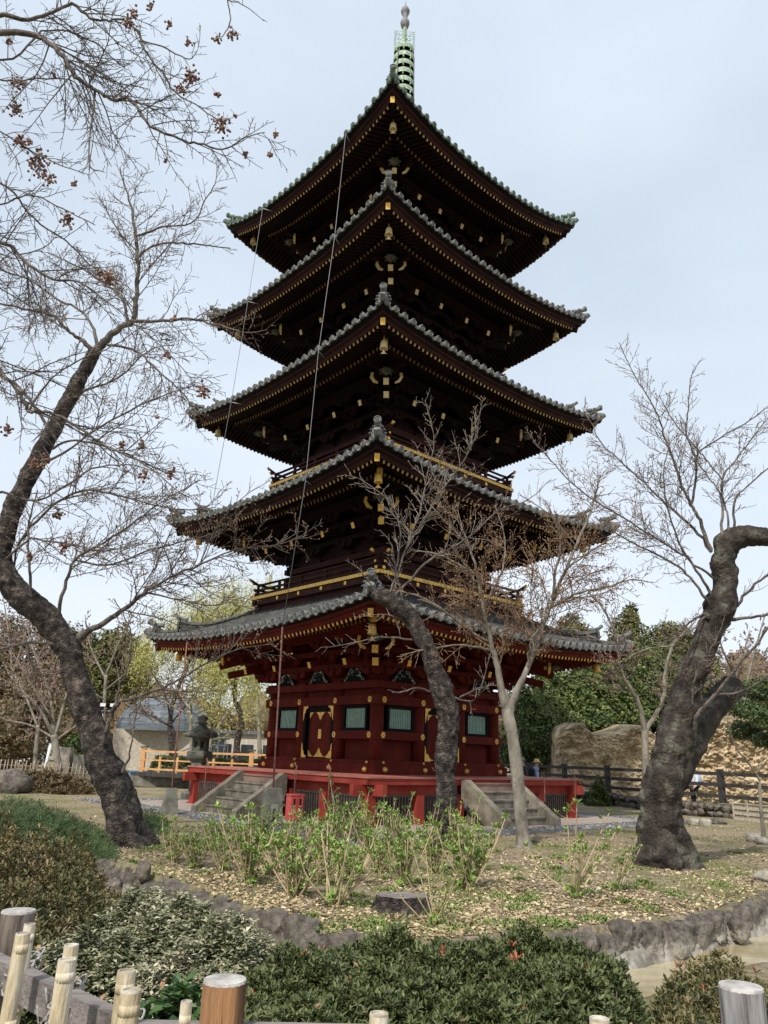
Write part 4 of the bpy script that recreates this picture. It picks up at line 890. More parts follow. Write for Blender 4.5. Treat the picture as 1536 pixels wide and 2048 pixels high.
# ------------------------------------------------------------------ trees
def rsp(P, n):
    """Catmull-Rom resample of rows to n rows"""
    P = np.asarray(P, float)
    if len(P) == 2: return np.array([P[0] + (P[1] - P[0]) * t for t in np.linspace(0, 1, n)])
    Q = np.vstack([2 * P[0] - P[1], P, 2 * P[-1] - P[-2]]); L = len(P) - 1; o = []
    for t in np.linspace(0, L, n):
        i = min(int(t), L - 1); f = t - i; a, b, c, d = Q[i:i + 4]
        o.append(.5 * ((2 * b) + (-a + c) * f + (2 * a - 5 * b + 4 * c - d) * f * f + (-a + 3 * b - 3 * c + d) * f ** 3))
    return np.array(o)
def trace(lst, Y0, Y1=None, n=None):
    """image polyline (px, py, width px) whose depth runs Y0..Y1 -> points, radii"""
    Y1 = Y0 if Y1 is None else Y1; m = len(lst); P = []; w_ = 3
    L = np.concatenate([[0], np.cumsum([math.hypot(lst[i + 1][0] - lst[i][0], lst[i + 1][1] - lst[i][1]) for i in range(m - 1)])]); L /= L[-1]
    for q, t in zip(lst, L):
        if len(q) > 2: w_ = q[2]
        else: w_ = max(2.0, w_ * .85)
        Y = Y0 + (Y1 - Y0) * t; d = ray(q[0], q[1]); s = Y / d[1]
        p = O_ + d * s; P.append([*p, (w_ * .76 if w_ > 30 else w_ * .60) / 2 * s / CAM_F])
    R = rsp(P, n or max(6, 4 * m)); R[:, 3] = np.maximum(R[:, 3], .003); return R[:, :3], R[:, 3]
def gnarly(g, pts, rr, k=22, amp=.10, f=2.2, mat=0, seed=0, flare=False):
    n = len(pts); g0 = MB(); g0.tube(pts, rr, k, mat, True, True); V = g0.V[0].reshape(n, k, 3)
    for a in range(n):
        for b in range(k):
            v = V[a, b] - pts[a]; q = Vector((V[a, b] * f).tolist()) + Vector((seed, 0, 0))
            e = mnoise.noise(q) * amp * 1.6 + mnoise.noise(q * 2.8) * amp * .8 + mnoise.noise(q * 6.5) * amp * .45
            if flare: e += .22 * amp * mnoise.noise(q * 15); e += max(0, 1 - a / (n * .22)) ** 2 * (.16 + .22 * math.sin(b / k * 2 * math.pi * 5 + seed) )
            V[a, b] = pts[a] + v * (1 + e)
    g.add(V.reshape(-1, 3), [F - 0 for F, m_, s_ in g0.F], mat, True)
def grow(out, pts, rr, lvl, dens, lenf, rng, up=.15, ang=(30, 65), t0=.2, rmin=.0046, maxlen=9, flat=1.0):
    seg = np.linalg.norm(np.diff(pts, axis=0), axis=1); L = seg.sum(); cum = np.concatenate([[0], np.cumsum(seg)]) / L
    n = max(2, int(L * dens * (1 - t0))); nn = len(pts)
    for e in range(n):
        t = t0 + (1 - t0) * (e + rng.random()) / n; i = min(nn - 2, int(np.searchsorted(cum, t)) - 1); i = max(0, i)
        p = pts[i] + (pts[i + 1] - pts[i]) * max(0, min(1, (t - cum[i]) / (cum[i + 1] - cum[i] + 1e-9))); tg = pts[i + 1] - pts[i]; tg = tg / (np.linalg.norm(tg) + 1e-9)
        pr = rr[i]; ln = min(maxlen, lenf * L * (1.05 - .75 * t) * rng.uniform(.5, 1.15))
        if ln < .07: continue
        rv = np.array([rng.gauss(0, 1), rng.gauss(0, 1) * flat, rng.gauss(0, .8)]); rv -= tg * rv.dot(tg); rv /= (np.linalg.norm(rv) + 1e-9)
        a = rad(rng.uniform(*ang)); d = tg * math.cos(a) + rv * math.sin(a); m = 5 if ln > .5 else 4; q = p.copy(); P = [q.copy()]; curv = rng.gauss(0, .25)
        sidev = np.cross(d, tg)
        for s_ in range(m):
            d = d + np.array([rng.gauss(0, .13), rng.gauss(0, .13), rng.gauss(0, .10) + up]) + sidev * curv * .3; d /= np.linalg.norm(d); q = q + d * ln / m; P.append(q.copy())
        P = np.array(P); r0 = max(rmin, min(pr * .62, .0038 + ln * .0062)); R = np.linspace(r0, max(rmin * .8, r0 * .35), m + 1)
        out.append((P, R, lvl))
        if lvl > 0: grow(out, P, R, lvl - 1, dens * 1.15, max(.42, lenf), rng, up, ang, .18, rmin, maxlen, flat)
def twigs_mesh(name, tw, m, parent, k3=3):
    g = MB()
    for P, R, l in tw: g.tube(P, R, 5 if R[0] > .02 else 3, 0, False, False)
    return g.build(name, m, parent)
def tips_mesh(name, tw, m, parent, size, rng, per=2, prob=1.0, lv=0):
    g = MB(); pos = []
    for P, R, l in tw:
        if l <= lv and rng.random() < prob:
            pos.append(P[-1])
            for e in range(per - 1): i = rng.randrange(1, len(P)); pos.append(P[i])
    if not pos: return
    pos = np.array(pos); scatter(g, np.array([(1, 0, 0), (-.5, .8, 0), (-.5, -.8, 0), (0, 0, 1.5), (0, 0, -1)], float), np.array([(0, 1, 3), (1, 2, 3), (2, 0, 3), (1, 0, 4), (2, 1, 4), (0, 2, 4)]), pos, NP.uniform(.6, 1.2, len(pos)) * size)
    return g.build(name, m, parent)

def traced_tree(name, label, trunks, limbs, bark, twigm, Yb, grow_p, seed, buds=None, group=None, cat='tree', kt=28, amp=.15):
    rng = random.Random(seed); b0 = trunks[0]; P0, R0 = trace(*b0[:3], n=max(60, 11 * len(b0[0])))
    base = P0[0].copy(); t = thing(name, label, cat, (base[0], base[1], 0), 0, group); o_ = np.array([base[0], base[1], 0])
    g = MB(); gnarly(g, P0 - o_, R0, int(kt * 1.6), amp, 2.9, 0, seed, True)
    for tr in trunks[1:]:
        P, R = trace(*tr[:3], n=max(20, 5 * len(tr[0]))); gnarly(g, P - o_, R, kt - 4, amp, 2.4, 0, seed + 3)
    # burls and knots
    for e in range(14):
        i = rng.randrange(4, len(P0) - 2); a = rng.uniform(0, 6.28); r = R0[i]; c = P0[i] - o_ + np.array([math.cos(a), math.sin(a) * 1, 0]) * r * .86
        V, F = rock_verts(r * .20, r * .20, r * .26, seed + e, 2, .4); g.add(V + c, [F], 0, True)
    g.build('trunk', bark, t)
    tw = []; lg = MB(); srcs = []
    for lm in limbs:
        P, R = trace(*lm[:3]); P = P.copy()
        jit = np.array([[rng.gauss(0, 1) for _ in range(3)] for _ in range(len(P))]) * np.minimum(R * .5, .012)[:, None]; P[1:-1] += jit[1:-1]
        lg.tube(P - o_, R, 10 if R[0] > .05 else 6, 0, True, False); dens, lenf, lv, up = (lm[3] if len(lm) > 3 else grow_p)
        grow(tw, P - o_, R, lv, dens, lenf, rng, up)
    lg.build('limbs', bark if bark is M['palebark'] else M['limb'], t)
    twigs_mesh('crown_twigs', tw, twigm, t)
    if buds: tips_mesh('buds', tw, M['bud'], t, buds[0], rng, buds[1], buds[2], 1)
    return t, tw, o_

LC_tr = [([(262, 1712, 112), (250, 1660, 92), (236, 1600, 84), (215, 1545, 80), (192, 1480, 72), (172, 1420, 66), (150, 1350, 62), (132, 1290, 66), (95, 1240, 70), (45, 1195, 66), (8, 1150, 56), (6, 1100, 48), (22, 1030, 46), (50, 970, 46), (85, 900, 42), (120, 835, 40), (150, 775, 38), (172, 735, 35), (192, 700, 32)], 14.3, 13.6)]
gl = (11, .42, 2, .03)
LC = [([(192, 702, 30), (215, 675, 24), (240, 655, 20), (265, 640, 17), (275, 560, 13), (273, 500, 11), (270, 460, 10), (262, 410, 7), (245, 360, 5), (240, 335, 3)], 13.6, 13.2, gl),
 ([(262, 642, 13), (320, 642, 10), (380, 638, 8), (440, 652, 7), (490, 665, 4), (535, 660, 3)], 13.5, 12.8, gl),
 ([(188, 712, 18), (165, 680, 14), (140, 665, 10), (110, 635, 10), (60, 620, 8), (0, 608, 7), (-40, 600)], 13.6, 12.8, gl),
 ([(196, 700, 13), (185, 655, 10), (160, 620, 8), (115, 598), (60, 560), (0, 540), (-40, 520)], 13.6, 14.6, gl),
 ([(272, 472, 9), (320, 455, 7), (385, 445, 5), (410, 400, 4), (430, 365, 3), (435, 320, 2)], 13.3, 12.7, gl),
 ([(272, 518, 8), (300, 495, 7), (350, 485, 6), (400, 490, 5), (460, 496, 3)], 13.4, 14.4, gl),
 ([(258, 650, 12), (245, 600, 9), (200, 560, 7), (150, 530, 5), (95, 505, 3)], 13.6, 14.5, gl),
 ([(145, 1287, 28), (190, 1255, 20), (240, 1225, 16), (290, 1185, 11), (330, 1160, 9), (400, 1130, 7), (470, 1100, 5), (550, 1090, 4), (615, 1070, 2)], 14.0, 12.6, gl),
 ([(112, 1242, 14), (130, 1170, 11), (150, 1120, 9), (200, 1090, 7), (260, 1050, 6), (330, 1000, 4), (400, 960, 3)], 13.9, 12.8, gl),
 ([(60, 1205, 12), (60, 1140, 9), (56, 1060, 7), (75, 980, 4)], 13.8, 13.4, gl),
 ([(38, 1085, 11), (90, 1025, 9), (140, 990, 8), (190, 980, 7), (250, 995, 6), (310, 1010, 5), (370, 1020, 4), (430, 1015, 3)], 13.7, 12.6, gl),
 ([(80, 930, 10), (130, 905, 8), (190, 860, 7), (260, 820, 6), (330, 790, 4), (390, 770, 3)], 13.7, 12.8, gl),
 ([(215, 690, 10), (270, 700, 8), (320, 745, 6), (360, 780, 5), (385, 815, 4), (392, 860, 3)], 13.5, 12.9, gl),
 ([(208, 1485, 18), (216, 1451, 15), (229, 1414, 13), (245, 1401, 10), (284, 1391, 9), (325, 1375, 8), (365, 1357, 7), (400, 1334, 6), (470, 1300, 4), (545, 1288, 2)], 13.9, 12.8, gl),
 ([(229, 1414, 10), (240, 1370, 8), (250, 1350, 7), (262, 1295, 6), (262, 1262, 5), (250, 1235, 4), (230, 1200, 3)], 13.9, 13.6, gl),
 ([(120, 1290, 16), (90, 1285, 12), (55, 1285, 11), (30, 1290, 10), (0, 1300, 9), (-40, 1310, 8)], 13.9, 13.4, gl),
 ([(52, 1290, 9), (60, 1322, 8), (85, 1348, 6), (120, 1345, 4)], 13.9, 13.7, gl),
 ([(245, 1545, 11), (262, 1500, 6), (270, 1440, 4), (290, 1380, 3), (310, 1310, 2), (322, 1250, 2)], 14.0, 13.6, (.8, .3, 1, .05)),
 ([(10, 1120, 10), (60, 1080, 7), (120, 1085, 6), (200, 1100, 5), (280, 1090, 3)], 13.6, 12.6, gl), ([(95, 900, 9), (150, 880, 7), (230, 900, 6), (300, 930, 5), (360, 960, 3)], 13.7, 14.4, gl),
 ([(150, 1120, 8), (220, 1130, 6), (300, 1100, 5), (380, 1080, 4), (450, 1060, 3)], 13.8, 13.2, gl), ([(45, 1195, 10), (30, 1120, 7), (60, 1050, 5), (110, 1000, 3)], 13.9, 14.6, gl),
 ([(290, 1185, 8), (360, 1200, 5), (430, 1210, 4), (500, 1190, 2)], 13.6, 12.6, gl), ([(400, 1130, 6), (430, 1060, 4), (480, 1000, 3), (540, 960, 2)], 13.2, 12.8, gl), ([(120, 835, 10), (170, 780, 7), (230, 760, 6), (300, 700, 4), (350, 690, 3)], 13.7, 14.5, gl),
 ([(20, 1150, 16), (-20, 1100, 12), (-60, 1050, 9)], 13.6, 13, gl), ([(100, 860, 12), (60, 800, 9), (20, 760, 7), (-30, 740, 5)], 13.6, 14.2, gl)]
cherryL, twL, oL = traced_tree('cherry_tree', 'big dark leaning cherry with crooked trunk and bare crown on the left', LC_tr, LC, M['bark'], M['twig'], 14, gl, 21, (.012, 3, .8), 'bare cherry trees')
RC_tr = [([(1330, 1745, 150), (1325, 1690, 116), (1320, 1640, 104), (1325, 1580, 104), (1338, 1520, 104), (1350, 1460, 86), (1372, 1385, 74), (1400, 1310, 64), (1424, 1248, 66), (1440, 1215, 84), (1450, 1165, 60), (1448, 1118, 62), (1456, 1088, 64), (1490, 1070, 50), (1540, 1076, 46), (1610, 1082, 40)], 13.9, 13.2),
         ([(1345, 1560, 90), (1375, 1490, 82), (1412, 1430, 70), (1440, 1402, 66), (1458, 1380, 62), (1466, 1366, 50), (1469, 1358, 22), (1470, 1355, 6)], 13.9, 14.5)]
gr = (14, .28, 2, .08)
RC = [([(1427, 1193, 12), (1398, 1148, 9), (1366, 1110, 7), (1303, 1072, 6), (1240, 1031, 5), (1192, 1003, 5), (1135, 958, 4), (1097, 914, 3), (1065, 880, 2)], 13.4, 12.4, gr),
 ([(1425, 1215, 12), (1382, 1158, 8), (1350, 1129, 7), (1297, 1101, 6), (1240, 1072, 4), (1205, 1045, 3)], 13.4, 12.8, gr),
 ([(1423, 1101, 14), (1398, 1038, 11), (1382, 1012, 10), (1370, 984, 9), (1344, 914, 7), (1328, 870, 6), (1316, 832, 5), (1290, 784, 4), (1265, 743, 3), (1238, 685, 2)], 13.3, 12.6, gr),
 ([(1423, 1104, 12), (1382, 1053, 9), (1335, 1009, 8), (1297, 974, 6), (1252, 933, 5), (1202, 886, 4), (1185, 850, 3), (1164, 815, 2)], 13.3, 14.2, gr),
 ([(1382, 1010, 9), (1392, 952, 7), (1392, 914, 6), (1423, 886, 5), (1493, 845, 4), (1540, 810, 3)], 13.2, 12.5, gr),
 ([(1392, 914, 6), (1373, 870, 5), (1376, 822, 4), (1382, 756, 3), (1399, 722, 2)], 13.1, 12.8, gr),
 ([(1442, 1078, 10), (1445, 1012, 8), (1445, 958, 7), (1474, 917, 5), (1509, 870, 4), (1540, 832, 3)], 13.2, 14, gr),
 ([(1444, 960, 6), (1417, 924, 5), (1392, 895, 5), (1344, 838, 4), (1318, 790, 2)], 13.3, 13.8, gr),
 ([(1471, 1068, 9), (1468, 1006, 7), (1493, 974, 5), (1540, 934, 4)], 13.2, 12.8, gr),
 ([(1460, 1066, 8), (1452, 1020, 6), (1440, 985, 5), (1400, 930, 4), (1385, 890, 3)], 13.2, 14.3, gr),
 ([(1462, 1225, 12), (1493, 1186, 9), (1540, 1145, 7), (1580, 1110)], 13.4, 12.9, gr),
 ([(1425, 1155, 9), (1370, 1107, 7), (1335, 1015, 5), (1328, 949, 4), (1337, 895, 3)], 13.4, 12.6, gr),
 ([(1450, 1240, 14), (1500, 1235, 9), (1550, 1225, 8)], 13.4, 12.8, gr),
 ([(1385, 1480, 20), (1395, 1430, 15), (1430, 1390, 12), (1480, 1330, 9), (1540, 1250, 7)], 13.6, 12.4, (1.4, .3, 2, .05)),
 ([(1388, 1445, 10), (1385, 1380, 7), (1400, 1330, 6), (1432, 1280, 4), (1450, 1230, 3)], 13.5, 12.8, gr),
 ([(1425, 1390, 10), (1480, 1385, 7), (1540, 1350, 6)], 13.5, 12.8, gr), ([(1415, 1228, 10), (1385, 1240, 7), (1350, 1270, 5), (1320, 1280, 3)], 13.4, 13.9, gr), ([(1412, 1232, 8), (1372, 1268, 5), (1310, 1290, 3)], 13.4, 12.6, gr)]
traced_tree('cherry_tree', 'massive gnarled cherry with lichened forked trunk and cut back top on the right', RC_tr, RC, M['barkg'], M['twig'], 14, gr, 31, (.012, 2, .8), 'bare cherry trees', amp=.19)
# slender pale maple with rusty buds
gp_ = (11, .42, 2, .01)
PT = [([(1047, 1702, 52), (1046, 1675, 36), (1041, 1620, 33), (1036, 1560, 33), (1026, 1480, 32), (1016, 1430, 31), (1012, 1400, 28), (1011, 1385, 18), (1011, 1378, 6)], 15.9, 15.9)]
PL = [([(1016, 1440, 26), (1008, 1402, 26), (995, 1340, 20), (985, 1290, 17), (970, 1240, 13), (960, 1180, 10), (948, 1120, 8), (925, 1060, 5), (905, 1010, 3)], 15.9, 15.2, gp_),
 ([(1018, 1445, 26), (1024, 1402, 26), (1050, 1345, 18), (1075, 1290, 17), (1090, 1240, 14), (1105, 1200, 12), (1140, 1120, 10), (1170, 1050, 8), (1187, 1005, 5), (1200, 950, 3)], 15.9, 16.2, gp_),
 ([(1105, 1197, 10), (1110, 1150, 9), (1120, 1100, 8), (1115, 1055, 5), (1090, 1000, 3)], 16, 15.4, gp_),
 ([(1098, 1217, 9), (1160, 1185, 8), (1210, 1175, 6), (1262, 1160, 4), (1310, 1165, 2)], 16, 16.6, gp_),
 ([(1058, 1332, 10), (1062, 1280, 8), (1082, 1250, 6), (1085, 1200, 4)], 15.9, 15.2, gp_),
 ([(986, 1292, 11), (940, 1260, 8), (880, 1215, 6), (825, 1188, 4), (780, 1180, 2)], 15.8, 14.9, gp_),
 ([(978, 1262, 9), (950, 1200, 7), (942, 1150, 5), (900, 1090, 3)], 15.8, 14.8, gp_),
 ([(985, 1300, 9), (920, 1290, 6), (850, 1300, 4), (800, 1310, 2)], 15.8, 15.0, gp_),
 ([(965, 1215, 8), (1000, 1150, 6), (1010, 1080, 4), (990, 1010, 3)], 15.8, 16.6, gp_),
 ([(955, 1150, 7), (880, 1110, 5), (820, 1100, 3)], 15.5, 15.0, gp_), ([(945, 1100, 6), (880, 1030, 4), (830, 980, 2)], 15.5, 15.9, gp_),
 ([(1130, 1140, 7), (1200, 1090, 5), (1250, 1060, 3), (1275, 1010, 2)], 16, 15.6, gp_), ([(1150, 1090, 6), (1100, 1030, 4), (1040, 990, 3)], 16, 15.3, gp_), ([(1085, 1265, 7), (1150, 1260, 5), (1215, 1290, 3)], 16, 15.4, gp_)]
traced_tree('maple_tree', 'slender pale maple with forked stems and rusty buds before the right stairs', PT, PL, M['palebark'], M['twigb'], 15.9, gp_, 41, (.013, 4, 1.0), kt=18, amp=.05)
# dark pollarded trunk before the pagoda
gd_ = (9, .30, 2, .10)
DT = [([(888, 1700, 84), (889, 1655, 62), (890, 1600, 56), (893, 1530, 54), (896, 1460, 56), (894, 1410, 62), (878, 1365, 52), (855, 1300, 46), (825, 1240, 45), (785, 1203, 44), (752, 1188, 38), (745, 1184, 20)], 15.6, 15.2)]
DL = [([(778, 1192, 9), (790, 1150, 7), (800, 1060, 6), (775, 1000, 5), (720, 958, 3), (688, 950, 2)], 15.2, 14.6, gd_), ([(785, 1188, 9), (810, 1100, 7), (840, 1020, 6), (856, 940, 4), (868, 880, 3), (850, 800, 2)], 15.2, 15.8, gd_),
 ([(790, 1190, 10), (860, 1120, 8), (930, 1080, 6), (1000, 1020, 5), (1055, 1000, 3), (1100, 960, 2)], 15.2, 14.8, gd_), ([(805, 1205, 8), (792, 1140, 6), (783, 1090, 4), (760, 1060, 3)], 15.2, 14.9, gd_),
 ([(812, 1100, 6), (870, 1000, 5), (940, 900, 4), (965, 800, 2)], 15.3, 15.6, gd_), ([(760, 1195, 6), (720, 1140, 4), (690, 1120, 2)], 15.2, 14.8, gd_),
 ([(868, 1385, 8), (835, 1375, 6), (800, 1385, 4), (775, 1380, 3)], 15.5, 15.0, gd_), ([(845, 1280, 8), (760, 1275, 5), (690, 1290, 4), (640, 1295, 2)], 15.4, 14.8, gd_), ([(910, 1395, 8), (950, 1400, 5), (975, 1330, 4), (985, 1290, 2)], 15.5, 15.0, gd_), ([(835, 1265, 7), (780, 1230, 4), (710, 1235, 2)], 15.4, 16.0, gd_), ([(915, 1400, 6), (960, 1375, 4), (1000, 1370, 2)], 15.5, 14.9, gd_)]
traced_tree('cherry_tree', 'dark pollarded cherry trunk bending left before the pagoda, shoots at its cut head', DT, DL, M['bark'], M['twigl'], 15.6, gd_, 51, (.012, 2, .8), 'bare cherry trees', kt=26, amp=.17)
# small trees right
ST = [([(1296, 1612, 30), (1292, 1560, 25), (1290, 1500, 24), (1290, 1460, 22)], 21, 21)]
SL = [([(1290, 1465, 18), (1275, 1400, 15), (1250, 1360, 12), (1238, 1320, 10), (1232, 1270, 8), (1200, 1210, 6), (1175, 1185, 4)], 21, 20, gp_), ([(1290, 1465, 16), (1325, 1400, 14), (1330, 1350, 12), (1345, 1290, 9), (1380, 1255, 6), (1400, 1230, 3)], 21, 21.6, gp_), ([(1240, 1325, 7), (1290, 1300, 5), (1350, 1290, 3)], 20.5, 19.7, gp_)]
traced_tree('bare_tree', 'thin bare forked tree standing behind the massive lichened trunk', ST, SL, M['palebark'], M['twig'], 21, gp_, 61, (.02, 2, .6), 'thin bare trees', kt=14, amp=.05)
YT = [([(1530, 1690, 16), (1524, 1640, 12), (1520, 1590, 11), (1519, 1565, 12)], 18.8, 18.8)]
YL = [([(1520, 1562, 8), (1500, 1530, 6), (1475, 1500, 5), (1462, 1470, 4), (1455, 1440, 3)], 18.8, 18.2, (2, .4, 1, .05)), ([(1520, 1566, 7), (1490, 1560, 4), (1465, 1548, 3), (1455, 1535, 2)], 18.8, 18.4, (1, .3, 0, 0)), ([(1518, 1540, 7), (1535, 1520, 5), (1560, 1500, 4)], 18.8, 18.3, (2, .4, 1, .05))]
traced_tree('young_tree', 'very thin young tree rising from rocks at the right edge', YT, YL, M['palebark'], M['twig'], 18.8, gp_, 71, None, 'thin bare trees', kt=10, amp=.03)
# berried tree whose branches reach in from the upper left
gb = (11, .30, 2, -.03)
BT = [([(-560, 1760, 130), (-540, 1500, 110), (-500, 1100, 96), (-440, 700, 80), (-400, 400, 62), (-330, 150, 44), (-200, 60, 32), (-60, 40, 26)], 9.0, 9.0)]
BL = [([(-60, 42, 24), (0, 62, 21), (75, 72, 18), (125, 110, 16), (150, 150, 14), (190, 180, 11), (215, 195, 11), (260, 200, 10), (300, 250, 9), (360, 280, 8), (400, 288, 7), (450, 298, 5), (490, 275, 4), (530, 265, 3)], 9, 8.4, gb),
 ([(-80, 30, 20), (0, 28, 17), (50, 40, 14), (90, 30, 12), (145, 8, 11), (180, 35, 9), (205, 42, 8), (240, 38, 7), (275, 60, 6), (290, 100, 6), (335, 160, 5), (345, 180, 5), (400, 215, 4), (442, 245, 3)], 9, 9.5, gb),
 ([(190, 182, 9), (185, 230, 7), (178, 300, 6), (182, 335, 5), (210, 345, 2)], 8.8, 8.5, gb), ([(278, 82, 5), (330, 95, 5), (375, 118, 4), (395, 100, 3), (402, 50, 2)], 9.2, 9.4, gb),
 ([(440, -60, 8), (455, 0, 5), (460, 45, 4), (443, 75, 3)], 8.6, 8.6, (1.6, .4, 1, 0)), ([(456, 0, 4), (490, 12, 3), (528, 42, 2)], 8.6, 8.4, (1, .3, 0, 0)),
 ([(-100, 130, 10), (0, 160, 6), (60, 158, 5), (140, 160, 4), (165, 190, 3), (180, 220, 2)], 9, 9.6, gb), ([(-60, 220, 8), (0, 262, 5), (60, 300, 5), (120, 330, 4), (180, 350, 2)], 9, 8.6, gb),
 ([(-470, 900, 40), (-250, 760, 26), (-60, 700, 16), (10, 755, 13), (45, 800, 12), (60, 822, 11), (95, 822, 10), (150, 850, 9), (190, 880, 8), (240, 905, 7), (300, 935, 5), (350, 978, 3)], 9, 8.4, gb),
 ([(-430, 640, 40), (-250, 540, 26), (-60, 490, 14), (10, 487, 12), (60, 530, 10), (110, 560, 8), (160, 565, 6), (210, 600, 4), (260, 640, 3), (330, 700, 3), (395, 770, 2)], 9, 9.2, gb),
 ([(58, 822, 8), (100, 760, 6), (160, 720, 5), (230, 690, 4), (300, 640, 3)], 8.8, 8.2, gb), ([(-60, 330, 9), (20, 380, 7), (70, 440, 6), (130, 480, 5), (180, 530, 4), (220, 560, 2)], 9, 9.8, gb),
 ([(-60, 400, 8), (0, 410, 6), (60, 390, 5), (130, 420, 4), (190, 450, 3)], 9, 8.8, gb), ([(-60, 1010, 12), (0, 985, 9), (80, 1000, 7), (180, 940, 6), (260, 930, 4), (330, 950, 3)], 9, 8.2, gb), ([(-100, 100, 9), (20, 120, 7), (90, 60, 6), (180, 80, 5), (240, 130, 3)], 9.2, 10, gb)]
tb, twb, ob = traced_tree('berried_tree', 'tree reaching in from the upper left with smooth branches and clusters of brown fruit', BT, BL, M['bark'], M['twig'], 9, gb, 81, None, None, kt=16, amp=.04)
bl = [(75, 325, 30), (97, 357, 15), (35, 168, 19), (32, 218, 18), (38, 283, 17), (382, 155, 21), (362, 178, 13), (443, 250, 22), (465, 68, 13), (435, 80, 11), (258, 45, 17), (268, 25, 12), (300, 12, 10), (135, 440, 16), (215, 556, 19), (405, 783, 17), (68, 925, 14), (92, 922, 12), (290, 950, 10), (342, 948, 10), (130, 1095, 13), (14, 860, 12), (378, 87, 10), (337, 48, 8), (345, 640, 8), (332, 710, 9), (490, 310, 7), (330, 323, 5), (540, 310, 6), (550, 270, 5), (20, 85, 8), (145, 368, 7), (108, 150, 5), (470, 232, 4), (115, 1030, 12), (315, 835, 5), (245, 890, 7), (285, 890, 9), (60, 1112, 7), (60, 285, 7), (200, 548, 8), (435, 190, 7)]
for bx_, by_, br_ in bl:
    Y = R_.uniform(8.5, 9.2); c = at(bx_, by_, Y); r = br_ * Y / CAM_F * 1.15; n = int(8 + (br_ / 5.0) ** 2 * 2.6); g = MB()
    pos = NP.normal(0, .42, (n, 3)) * np.array([1, 1, 1.15]) * r + c - ob
    V, F = rock_verts(1, 1, 1, .3, 1, .05); scatter(g, V, F, pos, NP.uniform(.014, .020, n))
    for e in range(0, n, 3): g.tube([pos[e], c - ob + np.array([0, 0, r * .7])], .0025, 3, 1, False, False)
    g.tube([c - ob, c - ob + np.array([R_.uniform(-.03, .03), .02, r * .9]), c - ob + np.array([R_.uniform(-.12, .02), .03, r + .12])], .004, 4, 1, False, False)
    g.build('fruit_cluster', [M['berry'], M['twig']], tb)

# ------------------------------------------------------------------ foliage helpers
LEAF = np.array([(0, -.5, 0), (.24, 0, .06), (0, .5, 0), (-.24, 0, .06)]); LEAFF = np.array([(0, 1, 2), (0, 2, 3)])
QUADL = np.array([(0, -.5, 0), (.26, 0, .05), (0, .5, 0), (-.26, 0, -.05)]); QUADF = np.array([(0, 1, 2, 3)])
def blob_pts(blobs, n, thick=.3):
    """points and normals on lumpy shells of ellipsoids [(centre, radii)]"""
    ar = np.array([b[1][0] * b[1][2] for b in blobs]); k = NP.choice(len(blobs), n, p=ar / ar.sum())
    d = NP.normal(0, 1, (n, 3)); d /= np.linalg.norm(d, axis=1, keepdims=True)
    cc = np.array([b[0] for b in blobs])[k]; rr = np.array([b[1] for b in blobs])[k]
    lump = 1 + .24 * np.sin(d[:, 0] * 5 + k) * np.sin(d[:, 1] * 6 + k * 2) * 1.2 + .14 * np.sin(d[:, 2] * 8 + d[:, 0] * 7 + k)
    f = (1 - thick * NP.random_sample(n) ** 1.6) * lump
    return cc + d * rr * f[:, None], d
def px_blob(px, py, Y, rx, rz=None, ry=None):
    d = ray(px, py); s = Y / d[1]; c = O_ + d * s; f = s / CAM_F; return (c, np.array([rx * f, (ry or rx) * f * .8, (rz or rx) * f]))
def foliage_tree(name, label, blobs, n, size, lm, group=None, trunk=None, bark=None, cat='tree', core=True, wob=.8):
    x0 = blobs[0][0]; base = np.array([x0[0], x0[1], 0]); t = thing(name, label, cat, tuple(base), 0, group)
    P, d = blob_pts(blobs, n); P = P - base; ok = P[:, 2] > .05; P = P[ok]; d = d[ok]
    nn = d + NP.normal(0, wob, d.shape) + np.array([0, 0, .35]); g = MB(); scatter(g, LEAF, LEAFF, P, NP.uniform(.6, 1.3, len(P)) * size, 0, True, None, nn)
    if core:
        for k, (c, r) in enumerate(blobs):
            V, F = rock_verts(*(r * .58), k * 1.9, 2, .25); V = V + c - base; V[:, 2] = np.maximum(V[:, 2], .05); g.add(V, [F], 0, False)
    g.build('foliage', lm, t)
    g = MB(); h = max(.6, float(x0[2])); rt = trunk or .16; g.tube([(0, 0, 0), (.05, 0, h * .4), (-.05, .05, h)], [rt * 1.25, rt, rt * .6], 8)
    for e in range(5):
        b = blobs[min(len(blobs) - 1, e)][0] - base; g.tube([(0, 0, h * .35 + e * .1), b * np.array([.5, .5, .75]), b + np.array([0, 0, b[2] * .1])], [rt * .5, rt * .3, rt * .12], 6)
    g.build('trunk', bark or M['bark'], t); return t

# evergreen trees right of the pagoda
def ev(label, bl, n, size, m, Y, **kw):
    return foliage_tree('evergreen_tree', label, [px_blob(a, b, Y + dy, r * .92, rz * .92) for a, b, dy, r, rz in bl], n, size, M[m], 'evergreen trees behind the rock wall', **kw)
ev('glossy green evergreen with sunlit leaf clumps left of the lowest roof bell', [(1150, 1395, 0, 60, 55), (1200, 1345, 1, 50, 48), (1170, 1450, -1, 60, 45), (1120, 1430, 1, 45, 60), (1215, 1420, 0, 50, 55), (1100, 1375, 2, 38, 50), (1240, 1375, 1, 38, 46)], 26000, .24, 'evergreen', 44, trunk=.3)
ev('broad dark green evergreen directly above the rock wall top', [(1290, 1400, 0, 62, 62), (1330, 1350, 1, 55, 55), (1260, 1440, -1, 48, 40), (1340, 1430, 0, 60, 40), (1385, 1380, 1, 50, 60), (1300, 1330, 2, 40, 45)], 22000, .24, 'evergreen', 45, trunk=.3)
